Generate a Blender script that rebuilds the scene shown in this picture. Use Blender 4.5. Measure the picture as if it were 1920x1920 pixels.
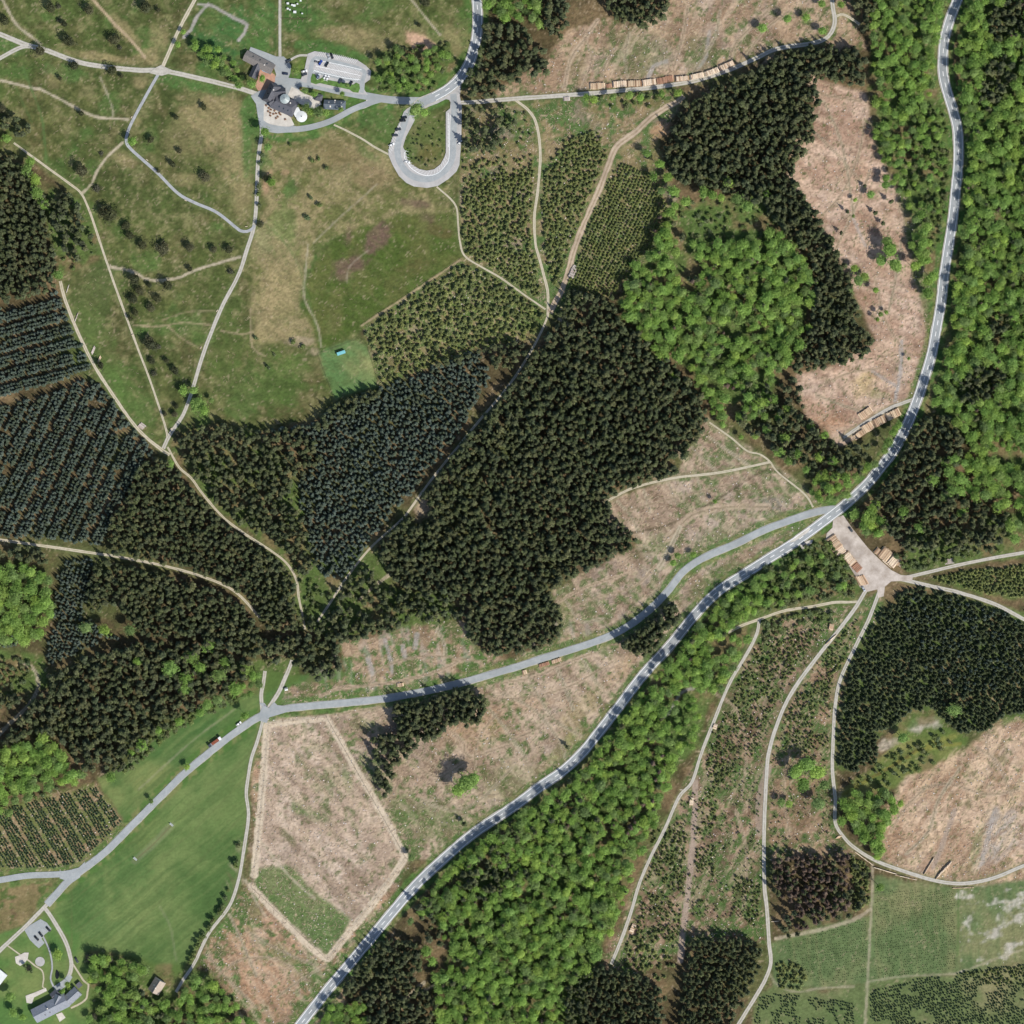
import bpy, bmesh, math, random
import numpy as np
from mathutils import Vector, Matrix
from mathutils.geometry import tessellate_polygon

# ------------------------------------------------------------------ camera, sky, sun, exposure
for o in list(bpy.data.objects): bpy.data.objects.remove(o)
SC = bpy.context.scene
COL = SC.collection
M = 0.4                                    # metres on the ground for one photograph pixel
ALT = 2600.0
cam_d = bpy.data.cameras.new('camera'); cam = bpy.data.objects.new('camera', cam_d); COL.objects.link(cam)
cam.location = (0, 0, ALT); cam.rotation_euler = (0, 0, 0)
cam_d.sensor_width = 36; cam_d.lens = 36 * ALT / (1920 * M)
cam_d.clip_start = 10; cam_d.clip_end = 9000
SC.camera = cam
SUN_EL = math.radians(50)
SUN_AZ = math.atan2(0.72, -0.69)           # compass bearing of the sun (x east, y north): south-east
world = bpy.data.worlds.new('World'); SC.world = world; world.use_nodes = True
wn = world.node_tree.nodes; wl = world.node_tree.links
sky = wn.new('ShaderNodeTexSky'); sky.sky_type = 'NISHITA'; sky.sun_disc = False
sky.sun_elevation = SUN_EL; sky.sun_rotation = SUN_AZ
bg = wn['Background']; bg.inputs['Strength'].default_value = 0.13
wl.new(sky.outputs['Color'], bg.inputs['Color'])
sun_d = bpy.data.lights.new('sun', 'SUN'); sun_d.energy = 4.6; sun_d.angle = math.radians(0.55); sun_d.color = (1.0, 0.955, 0.88)
sun = bpy.data.objects.new('sun', sun_d); COL.objects.link(sun)
sdir = Vector((math.sin(SUN_AZ) * math.cos(SUN_EL), math.cos(SUN_AZ) * math.cos(SUN_EL), math.sin(SUN_EL)))
sun.rotation_euler = (-sdir).to_track_quat('-Z', 'Y').to_euler(); sun.location = (300, -300, 800)
vs = SC.view_settings; vs.view_transform = 'Standard'; vs.look = 'None'; vs.exposure = 0.0; vs.gamma = 1.0; vs.use_curve_mapping = False
SC.render.engine = 'CYCLES'
SC.cycles.max_bounces = 5; SC.cycles.diffuse_bounces = 3; SC.cycles.transparent_max_bounces = 4

rng = np.random.default_rng(7); random.seed(7)

# ------------------------------------------------------------------ helpers
def W(x, y, z=0.0): return ((x - 960) * M, (960 - y) * M, z)
def lin(c):
    out = []
    for v in c[:3]:
        v /= 255.0
        out.append(v / 12.92 if v <= 0.04045 else ((v + 0.055) / 1.055) ** 2.4)
    return out
_tabs = {}
def vn(X, Y, scale, seed):
    t = _tabs.setdefault(seed, np.random.default_rng(1000 + seed).random((256, 256)).astype(np.float32))
    x = X / scale + 500.37; y = Y / scale + 500.71
    ix = np.floor(x).astype(np.int64); iy = np.floor(y).astype(np.int64)
    fx = x - ix; fy = y - iy
    fx = fx * fx * (3 - 2 * fx); fy = fy * fy * (3 - 2 * fy)
    a = t[iy % 256, ix % 256]; b = t[iy % 256, (ix + 1) % 256]; c = t[(iy + 1) % 256, ix % 256]; d = t[(iy + 1) % 256, (ix + 1) % 256]
    return a + (b - a) * fx + (c - a) * fy + (a - b - c + d) * fx * fy
def fbm(X, Y, scale, seed, octv=4):
    s = 0; amp = 1; tot = 0
    for k in range(octv):
        s = s + amp * vn(X, Y, scale / 2 ** k, seed + 17 * k); tot += amp; amp *= 0.55
    return s / tot
def sstep(a, b, x):
    t = np.clip((x - a) / (b - a), 0, 1); return t * t * (3 - 2 * t)
def inpoly(X, Y, P):
    P = np.asarray(P, float); r = np.zeros(np.shape(X), bool)
    x0, y0 = P[-1]
    for x1, y1 in P:
        if y0 != y1:
            c = ((Y < y1) != (Y < y0)) & (X < (x0 - x1) * (Y - y1) / (y0 - y1) + x1)
            r ^= c
        x0, y0 = x1, y1
    return r
def ext(P):      # push a polygon's points that lie on the photograph's border outwards
    return [(-110 if x <= 0 else 2030 if x >= 1920 else x, -110 if y <= 0 else 2030 if y >= 1920 else y) for x, y in P]
def extl(P):
    P = [tuple(map(float, p)) for p in P]
    def out(p): return p[0] <= 0 or p[1] <= 0 or p[0] >= 1920 or p[1] >= 1920
    def push(a, b):
        d = math.hypot(a[0] - b[0], a[1] - b[1]); return (a[0] + (a[0] - b[0]) / d * 100, a[1] + (a[1] - b[1]) / d * 100)
    if out(P[0]): P = [push(P[0], P[1])] + P
    if out(P[-1]): P = P + [push(P[-1], P[-2])]
    return P
def spline(P, step):
    P = [np.array(p, float) for p in P]
    if len(P) < 3: Q = [2 * P[0] - P[1]] + P + [2 * P[1] - P[0]]
    else: Q = [2 * P[0] - P[1]] + P + [2 * P[-1] - P[-2]]
    out = []
    for i in range(1, len(Q) - 2):
        a, b, c, d = Q[i - 1:i + 3]; n = max(1, int(np.linalg.norm(c - b) / step))
        for k in range(n):
            t = k / n
            out.append(0.5 * ((2 * b) + (c - a) * t + (2 * a - 5 * b + 4 * c - d) * t * t + (-a + 3 * b - 3 * c + d) * t ** 3))
    out.append(Q[-2]); return np.array(out)
def mesh_obj(name, verts, faces, mat=None, parent=None, loc=None, smooth=False):
    me = bpy.data.meshes.new(name); me.from_pydata([tuple(v) for v in verts], [], [tuple(f) for f in faces])
    if mat is not None:
        for m in (mat if isinstance(mat, (list, tuple)) else [mat]): me.materials.append(m)
    if smooth: me.polygons.foreach_set('use_smooth', [True] * len(me.polygons))
    o = bpy.data.objects.new(name, me); COL.objects.link(o)
    if parent is not None: o.parent = parent
    if loc is not None: o.location = loc
    return o
def inst(name, me, parent=None, loc=(0, 0, 0), rz=0.0, sc=1.0):
    o = bpy.data.objects.new(name, me); COL.objects.link(o); o.location = loc; o.rotation_euler = (0, 0, rz)
    o.scale = (sc, sc, sc) if np.isscalar(sc) else sc
    if parent is not None: o.parent = parent
    return o
def tag(o, label, cat=None, group=None, kind=None):
    o['label'] = label
    if cat: o['category'] = cat
    if group: o['group'] = group
    if kind: o['kind'] = kind
    return o
def empty(name, loc=(0, 0, 0), rz=0.0, sc=1.0):
    o = bpy.data.objects.new(name, None); COL.objects.link(o); o.location = loc; o.rotation_euler = (0, 0, rz); o.scale = (sc,) * 3
    o.empty_display_size = 0.5
    return o
def boxvf(c, s, rz=0.0):
    cx, cy, cz = c; a, b, h = s[0] / 2, s[1] / 2, s[2] / 2; co, si = math.cos(rz), math.sin(rz); V = []
    for dz in (-h, h):
        for dx, dy in ((-a, -b), (a, -b), (a, b), (-a, b)): V.append((cx + dx * co - dy * si, cy + dx * si + dy * co, cz + dz))
    return V, [(3, 2, 1, 0), (4, 5, 6, 7), (0, 1, 5, 4), (1, 2, 6, 5), (2, 3, 7, 6), (3, 0, 4, 7)]
class MB:
    def __init__(s): s.v = []; s.f = []; s.m = []
    def add(s, V, F, mi=0):
        n = len(s.v); s.v += [tuple(v) for v in V]; s.f += [tuple(i + n for i in f) for f in F]; s.m += [mi] * len(F); return s
    def box(s, c, sz, rz=0.0, mi=0): return s.add(*boxvf(c, sz, rz), mi)
    def cyl(s, a, b, r0, r1, n=8, mi=0, caps=True):
        a = Vector(a); b = Vector(b); d = (b - a).normalized(); u = d.orthogonal().normalized(); w = d.cross(u); V = []
        for p, r in ((a, r0), (b, r1)):
            for k in range(n):
                t = 2 * math.pi * k / n; V.append(p + (u * math.cos(t) + w * math.sin(t)) * r)
        F = [(k, (k + 1) % n, n + (k + 1) % n, n + k) for k in range(n)]
        if caps: F += [tuple(range(n - 1, -1, -1)), tuple(range(n, 2 * n))]
        return s.add(V, F, mi)
    def mesh(s, name, mats, smooth=False):
        me = bpy.data.meshes.new(name); me.from_pydata(s.v, [], s.f)
        for m in (mats if isinstance(mats, (list, tuple)) else [mats]): me.materials.append(m)
        me.polygons.foreach_set('material_index', s.m)
        if smooth: me.polygons.foreach_set('use_smooth', [True] * len(me.polygons))
        me.update(); return me
    def obj(s, name, mats, parent=None, smooth=False):
        r = parent
        while r is not None and r.parent is not None: r = r.parent
        if r is not None and r.name in WK: l = r.location; s.v = [(x - l.x, y - l.y, z - l.z) for x, y, z in s.v]      # parts written in ground coordinates
        return inst(name, s.mesh(name, mats, smooth), parent)
WK = set()
def site(name, loc):
    o = empty(name, loc); WK.add(o.name); return o

# ------------------------------------------------------------------ materials
def newmat(name, rough=0.8, spec=0.2):
    m = bpy.data.materials.new(name); m.use_nodes = True; nt = m.node_tree; p = nt.nodes['Principled BSDF']
    p.inputs['Roughness'].default_value = rough; p.inputs['Specular IOR Level'].default_value = spec
    return m, nt, p
def node(nt, typ, **kw):
    n = nt.nodes.new(typ)
    for k, v in kw.items(): setattr(n, k, v)
    return n
def plain(name, rgb, rough=0.7, spec=0.25, var=0.12, scale=1.5, metal=0.0, bump=0.0):
    m, nt, p = newmat(name, rough, spec); c = lin(rgb) if max(rgb) > 1.01 else rgb
    tc = node(nt, 'ShaderNodeTexCoord'); nz = node(nt, 'ShaderNodeTexNoise'); nz.inputs['Scale'].default_value = scale; nz.inputs['Detail'].default_value = 5
    nt.links.new(tc.outputs['Object'], nz.inputs['Vector'])
    r = node(nt, 'ShaderNodeValToRGB'); e = r.color_ramp.elements
    e[0].position = 0.3; e[0].color = [v * (1 - var) for v in c] + [1]; e[1].position = 0.7; e[1].color = [min(1, v * (1 + var)) for v in c] + [1]
    nt.links.new(nz.outputs['Fac'], r.inputs['Fac']); nt.links.new(r.outputs['Color'], p.inputs['Base Color']); p.inputs['Metallic'].default_value = metal
    if bump:
        b = node(nt, 'ShaderNodeBump'); b.inputs['Strength'].default_value = bump; b.inputs['Distance'].default_value = 0.05
        nt.links.new(nz.outputs['Fac'], b.inputs['Height']); nt.links.new(b.outputs['Normal'], p.inputs['Normal'])
    return m
def leafmat(name, cols, isl=0.35, transl=0.25, rough=0.6):
    """foliage: one hue per tree (object random), a lighter or darker shade per leaf clump (island random)"""
    m, nt, p = newmat(name, rough, 0.25)
    oi = node(nt, 'ShaderNodeObjectInfo'); r = node(nt, 'ShaderNodeValToRGB'); e = r.color_ramp.elements
    for i, c in enumerate(cols):
        el = e[i] if i < 2 else e.new(0.5)
        el.color = list(c) + [1]
    for i in range(len(cols)): e[i].position = i / (len(cols) - 1)
    for i, c in enumerate(cols): e[i].color = list(c) + [1]
    nt.links.new(oi.outputs['Random'], r.inputs['Fac'])
    g = node(nt, 'ShaderNodeNewGeometry'); mr = node(nt, 'ShaderNodeMapRange'); mr.inputs['To Min'].default_value = 1 - isl; mr.inputs['To Max'].default_value = 1 + isl
    nt.links.new(g.outputs['Random Per Island'], mr.inputs['Value'])
    mx = node(nt, 'ShaderNodeVectorMath', operation='SCALE'); nt.links.new(r.outputs['Color'], mx.inputs[0]); nt.links.new(mr.outputs['Result'], mx.inputs['Scale'])
    nt.links.new(mx.outputs['Vector'], p.inputs['Base Color'])
    if transl:
        t = node(nt, 'ShaderNodeBsdfTranslucent'); ms = node(nt, 'ShaderNodeMixShader'); ms.inputs['Fac'].default_value = transl
        nt.links.new(mx.outputs['Vector'], t.inputs['Color']); nt.links.new(p.outputs['BSDF'], ms.inputs[1]); nt.links.new(t.outputs['BSDF'], ms.inputs[2])
        nt.links.new(ms.outputs['Shader'], nt.nodes['Material Output'].inputs['Surface'])
    return m
def groundmat(name, fine=0.5, speck=0.0, bump=0.6, speckcol=(0.55, 0.46, 0.36), darkspeck=0.0):
    m, nt, p = newmat(name, 0.9, 0.1); L = nt.links.new
    at = node(nt, 'ShaderNodeAttribute', attribute_name='Col'); geo = node(nt, 'ShaderNodeNewGeometry')
    def noise(sc, det, mapping=None):
        n = node(nt, 'ShaderNodeTexNoise'); n.inputs['Scale'].default_value = sc; n.inputs['Detail'].default_value = det; n.inputs['Roughness'].default_value = 0.65
        L(geo.outputs['Position'], n.inputs['Vector']); return n
    n1 = noise(0.55, 6); n2 = noise(0.11, 4)
    ad = node(nt, 'ShaderNodeMath', operation='ADD'); L(n1.outputs['Fac'], ad.inputs[0]); L(n2.outputs['Fac'], ad.inputs[1])
    mr = node(nt, 'ShaderNodeMapRange'); mr.inputs['From Min'].default_value = 0.6; mr.inputs['From Max'].default_value = 1.4
    mr.inputs['To Min'].default_value = 1 - fine; mr.inputs['To Max'].default_value = 1 + fine
    L(ad.outputs[0], mr.inputs['Value'])
    sc = node(nt, 'ShaderNodeVectorMath', operation='SCALE'); L(at.outputs['Color'], sc.inputs[0]); L(mr.outputs['Result'], sc.inputs['Scale'])
    col = sc.outputs['Vector']
    if speck:
        w = noise(1.15, 2); th = node(nt, 'ShaderNodeMapRange'); th.inputs['From Min'].default_value = 0.60; th.inputs['From Max'].default_value = 0.74; th.inputs['To Max'].default_value = speck
        L(w.outputs['Fac'], th.inputs['Value']); mx = node(nt, 'ShaderNodeMixRGB'); L(th.outputs['Result'], mx.inputs['Fac']); L(col, mx.inputs[1]); mx.inputs[2].default_value = (*speckcol, 1); col = mx.outputs['Color']
    if darkspeck:
        w = noise(0.75, 3); th = node(nt, 'ShaderNodeMapRange'); th.inputs['From Min'].default_value = 0.40; th.inputs['From Max'].default_value = 0.28; th.inputs['To Max'].default_value = darkspeck
        L(w.outputs['Fac'], th.inputs['Value']); mx = node(nt, 'ShaderNodeMixRGB', blend_type='MULTIPLY'); L(th.outputs['Result'], mx.inputs['Fac']); L(col, mx.inputs[1]); mx.inputs[2].default_value = (0.42, 0.5, 0.4, 1); col = mx.outputs['Color']
    L(col, p.inputs['Base Color'])
    b = node(nt, 'ShaderNodeBump'); b.inputs['Strength'].default_value = bump; b.inputs['Distance'].default_value = 0.5
    L(n1.outputs['Fac'], b.inputs['Height']); L(b.outputs['Normal'], p.inputs['Normal'])
    return m
def roadmat(name, c0, c1, tracks=0.0, trackcol=None, scale=0.25, rough=0.85, patch=0.0, patchcol=None, mid=None):
    m, nt, p = newmat(name, rough, 0.2); L = nt.links.new; c0 = lin(c0); c1 = lin(c1)
    geo = node(nt, 'ShaderNodeNewGeometry'); n = node(nt, 'ShaderNodeTexNoise'); n.inputs['Scale'].default_value = scale; n.inputs['Detail'].default_value = 8; n.inputs['Roughness'].default_value = 0.7
    L(geo.outputs['Position'], n.inputs['Vector'])
    r = node(nt, 'ShaderNodeValToRGB'); e = r.color_ramp.elements; e[0].position = 0.33; e[0].color = c0 + [1]; e[1].position = 0.67; e[1].color = c1 + [1]
    L(n.outputs['Fac'], r.inputs['Fac']); col = r.outputs['Color']
    uv = node(nt, 'ShaderNodeUVMap', uv_map='UVMap'); sx = node(nt, 'ShaderNodeSeparateXYZ'); L(uv.outputs['UV'], sx.inputs[0])
    ab = node(nt, 'ShaderNodeMath', operation='ABSOLUTE'); L(sx.outputs['X'], ab.inputs[0])
    if tracks:      # worn wheel tracks: bands either side of the middle
        d = node(nt, 'ShaderNodeMath', operation='SUBTRACT'); L(ab.outputs[0], d.inputs[0]); d.inputs[1].default_value = 0.5
        da = node(nt, 'ShaderNodeMath', operation='ABSOLUTE'); L(d.outputs[0], da.inputs[0])
        th = node(nt, 'ShaderNodeMapRange'); th.inputs['From Min'].default_value = 0.30; th.inputs['From Max'].default_value = 0.08; th.inputs['To Max'].default_value = tracks
        L(da.outputs[0], th.inputs['Value']); mx = node(nt, 'ShaderNodeMixRGB'); L(th.outputs['Result'], mx.inputs['Fac']); L(col, mx.inputs[1]); mx.inputs[2].default_value = (*lin(trackcol), 1); col = mx.outputs['Color']
    if mid:         # grass or loose stone along the middle, broken up by noise
        th = node(nt, 'ShaderNodeMapRange'); th.inputs['From Min'].default_value = 0.30; th.inputs['From Max'].default_value = 0.05; th.inputs['To Max'].default_value = 1.0; L(ab.outputs[0], th.inputs['Value'])
        n3 = node(nt, 'ShaderNodeTexNoise'); n3.inputs['Scale'].default_value = 0.09; n3.inputs['Detail'].default_value = 5; L(geo.outputs['Position'], n3.inputs['Vector']); t3 = node(nt, 'ShaderNodeMapRange'); t3.inputs['From Min'].default_value = 0.42; t3.inputs['From Max'].default_value = 0.62; t3.inputs['To Max'].default_value = 0.75; L(n3.outputs['Fac'], t3.inputs['Value'])
        mu = node(nt, 'ShaderNodeMath', operation='MULTIPLY'); L(th.outputs['Result'], mu.inputs[0]); L(t3.outputs['Result'], mu.inputs[1]); mx = node(nt, 'ShaderNodeMixRGB'); L(mu.outputs[0], mx.inputs['Fac']); L(col, mx.inputs[1]); mx.inputs[2].default_value = (*lin(mid), 1); col = mx.outputs['Color']
    if patch:
        n2 = node(nt, 'ShaderNodeTexNoise'); n2.inputs['Scale'].default_value = 0.05; n2.inputs['Detail'].default_value = 6; L(geo.outputs['Position'], n2.inputs['Vector'])
        th = node(nt, 'ShaderNodeMapRange'); th.inputs['From Min'].default_value = 0.5; th.inputs['From Max'].default_value = 0.66; th.inputs['To Max'].default_value = patch
        L(n2.outputs['Fac'], th.inputs['Value']); mx = node(nt, 'ShaderNodeMixRGB'); L(th.outputs['Result'], mx.inputs['Fac']); L(col, mx.inputs[1]); mx.inputs[2].default_value = (*lin(patchcol), 1); col = mx.outputs['Color']
    L(col, p.inputs['Base Color'])
    b = node(nt, 'ShaderNodeBump'); b.inputs['Strength'].default_value = 0.25; b.inputs['Distance'].default_value = 0.1
    L(n.outputs['Fac'], b.inputs['Height']); L(b.outputs['Normal'], p.inputs['Normal'])
    return m

# ------------------------------------------------------------------ roads and paths (photograph pixels on the ground plane, 0.4 m each)
MAIN = [(1795,0),(1783,31),(1772,68),(1768,104),(1768,135),(1775,169),(1787,208),(1795,240),(1797,273),(1796,313),(1792,352),(1787,404),(1780,452),(1777,470),(1770,517),(1764,569),(1756,616),(1748,658),(1735,704),(1719,751),(1701,796),(1678,840),(1652,876),(1623,910),(1587,944),(1566,961),(1529,989),(1485,1020),(1437,1050),(1393,1078),(1346,1109),(1305,1150),(1258,1208),(1206,1265),(1164,1320),(1107,1393),(1086,1417),(1052,1448),(1018,1471),(970,1507),(933,1532),(887,1563),(835,1607),(782,1657),(730,1717),(691,1764),(652,1811),(611,1860),(564,1920)]
SECOND = [(1572,955),(1555,955),(1519,963),(1472,979),(1430,995),(1383,1018),(1336,1038),(1305,1054),(1278,1075),(1252,1109),(1221,1140),(1185,1169),(1148,1190),(1096,1210),(1018,1234),(963,1252),(861,1281),(782,1299),(704,1312),(600,1322),(535,1329),(490,1342),(443,1372),(391,1412),(346,1450),(328,1467),(260,1535),(198,1597),(146,1637),(125,1655),(88,1696)]
TOPRD = [(894,0),(896,31),(894,65),(889,91),(879,120),(863,146),(840,167),(814,182),(790,193),(778,206),(768,214)]
INNRD = [(800,189),(770,189),(730,187),(686,180),(639,171),(587,159),(550,154),(530,152),(516,152)]
LINES = {   # name: (points, width px, material key, dirt edge)
 'main_road': (MAIN, 17, 'asphalt', 0), 'forest_road': (SECOND, 12.5, 'asphalt2', 0), 'top_road': (TOPRD, 17, 'asphalt', 0), 'inn_road': (INNRD, 14, 'asphalt2', 0),
 'west_branch_road': ([(150,1632),(125,1638),(95,1640),(50,1642),(0,1650)], 11.5, 'asphalt2', 0),
 'farm_lane': ([(92,1690),(86,1698),(47,1738),(5,1777),(0,1782)], 7.5, 'gravel', 0.12),
 'hotel_drive': ([(82,1700),(94,1716),(112,1745),(124,1768),(131,1790),(134,1810),(130,1828),(120,1842),(106,1854)], 7.5, 'gravel', 0.09),
 'west_lane': ([(0,64),(47,83),(86,94),(143,115),(195,125),(260,131.5),(307,133),(378,148),(443,164),(469,172),(492,180)], 9, 'gravel', 0.12),
 'west_lane_branch': ([(0,109),(24,96),(42,88),(62,87)], 7.5, 'gravel', 0.14),
 'sandy_lane': ([(365,0),(336,55),(312,109),(303,130)], 6.5, 'sand', 0.24),
 'heath_lane': ([(300,134),(281,167),(250,224),(239,250),(237,266),(247,281),(294,323),(333,362),(365,380),(406,398),(443,427),(452,433),(463,434),(473,429),(478,422)], 5.5, 'asphalt3', 0),
 'long_lane': ([(490,236),(490,255),(484,300),(482,350),(480,395),(475,430),(463,468),(448,514),(417,574),(393,631),(378,673),(365,717),(354,751),(341,782),(319,814),(306,841)], 7, 'gravel', 0.18),
 'heath_path': ([(26,268),(83,310),(130,344),(152,362),(166,391),(182,437),(195,476),(208,514),(250,631),(281,712),(310,800),(314,822)], 4, 'sand', 0.31),
 'plantation_track': ([(113,527),(122,561),(143,616),(177,686),(221,754),(260,806),(299,840),(318,853)], 6, 'sand', 0.28),
 'forest_path': ([(314,838),(336,876),(359,897),(380,926),(417,968),(456,999),(509,1033),(540,1059),(556,1088),(560,1119),(566,1148),(571,1180)], 4.2, 'sand', 0.38),
 'spruce_track': ([(0,1012),(78,1023),(182,1038),(234,1046),(312,1062),(391,1085),(443,1111),(487,1158)], 5, 'sand', 0.29),
 'wood_track': ([(497,1258),(494,1280),(490,1305),(492,1335)], 7, 'gravel', 0.21),
 'pine_track': ([(548,1238),(537,1266),(524,1295),(510,1318),(498,1336)], 7.5, 'gravel', 0.21),
 'field_lane': ([(494,1345),(484,1385),(472,1420),(465,1460),(462,1490),(466,1529),(458,1589),(448,1647),(430,1699),(391,1751),(365,1805),(345,1835),(330,1860)], 6, 'gravel', 0.18),
 'logging_road': ([(858,193),(895,191),(940,187),(979,184),(1083,177),(1161,170),(1239,162),(1305,151),(1370,130),(1424,106),(1459,91),(1524,81),(1553,68),(1565,42),(1562,15),(1560,0)], 8, 'gravel', 0.21),
 'logging_spur': ([(1564,33),(1577,27),(1592,32),(1612,46)], 5, 'sand', 0.29),
 'plantation_lane': ([(966,187),(992,208),(1006,234),(1013,286),(1009,352),(1002,404),(1004,456),(1010,480),(1018,509),(1027,548),(1027,592)], 5, 'sand', 0.21),
 'skid_road': ([(1282,180),(1271,190),(1226,216),(1193,247),(1156,276),(1138,318),(1120,365),(1091,430),(1073,482),(1055,540),(1042,564),(1031,587)], 11.5, 'mud', 0.45),
 'lot_path': ([(819,350),(853,383),(859,420),(862,450),(871,479),(902,500),(940,522),(992,559),(1023,580)], 3.2, 'sand', 0.29),
 'inn_path': ([(626,234),(650,245),(678,260),(703,276),(730,290)], 3.4, 'sand', 0.24),
 'inn_south_road': ([(714,186),(690,194),(660,206),(620,227),(580,239),(540,243),(505,238),(488,228)], 11, 'asphalt2', 0),
 'garden_lane': ([(525,0),(525,60),(525,112)], 5, 'gravel', 0.18),
 'clearing_track': ([(1135,941),(1187,915),(1265,896),(1344,887),(1409,874),(1445,866)], 4.5, 'sand', 0.24),
 'clearing_path': ([(1330,792),(1370,820),(1400,845),(1425,852),(1444,866),(1459,886),(1508,926),(1525,951)], 3, 'sand', 0.38),
 'east_logging_road': ([(1714,748),(1690,757),(1667,766),(1628,789),(1581,821)], 6, 'gravel', 0.24),
 'east_track': ([(1665,1085),(1690,1083),(1719,1078),(1798,1059),(1863,1046),(1920,1036)], 6, 'gravel', 0.21),
 'south_east_track': ([(1665,1082),(1695,1087),(1732,1096),(1798,1111),(1863,1132),(1920,1161)], 7, 'gravel', 0.21),
 'valley_track': ([(1634,1096),(1623,1108),(1607,1135),(1576,1177),(1537,1226),(1498,1278),(1472,1322),(1454,1367),(1443,1406),(1438,1440),(1433,1550),(1433,1654),(1438,1706),(1442,1766),(1445,1805),(1436,1834),(1420,1863),(1385,1920)], 7, 'gravel', 0.18),
 'plantation_edge_track': ([(1652,1100),(1646,1117),(1628,1163),(1602,1216),(1576,1273),(1566,1322),(1562,1393),(1561,1446),(1566,1498),(1566,1542),(1581,1568),(1602,1589),(1641,1613),(1693,1633),(1758,1652),(1811,1656),(1863,1646),(1920,1623)], 6.5, 'gravel', 0.18),
 'shrub_track': ([(1612,1128),(1590,1129),(1561,1130),(1524,1137),(1472,1145),(1433,1158),(1393,1172),(1365,1186)], 5, 'sand', 0.29),
 'regrowth_track': ([(1424,1160),(1420,1185),(1409,1210),(1390,1243),(1367,1283),(1341,1346),(1315,1413),(1297,1467),(1273,1495),(1247,1553),(1221,1605),(1200,1654),(1185,1704),(1169,1751),(1146,1808)], 6, 'gravel', 0.21),
 'wood_road': ([(1028,590),(1013,626),(984,678),(950,728),(900,787),(855,842),(803,907),(767,957),(751,976),(694,1028),(652,1080),(621,1127),(595,1166)], 4.2, 'sand', 0.29),
 'hotel_path': ([(80,1754),(90,1775),(96,1795),(98,1815),(95,1835),(101,1851)], 3, 'asphalt3', 0),
 'garden_path': ([(14,1773),(28,1783),(42,1793),(54,1801),(66,1811),(79,1820),(82,1836),(80,1850),(86,1856)], 2.6, 'sand', 0.21),
 'terrace_path': ([(137,1808),(146,1822),(158,1840),(166,1846),(164,1860),(162,1872),(150,1882),(133,1890)], 3.2, 'sand', 0.21),
 'car_park_path': ([(579,104),(562,104),(550,109),(538,117)], 4.2, 'gravel', 0.12),
}
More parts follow.
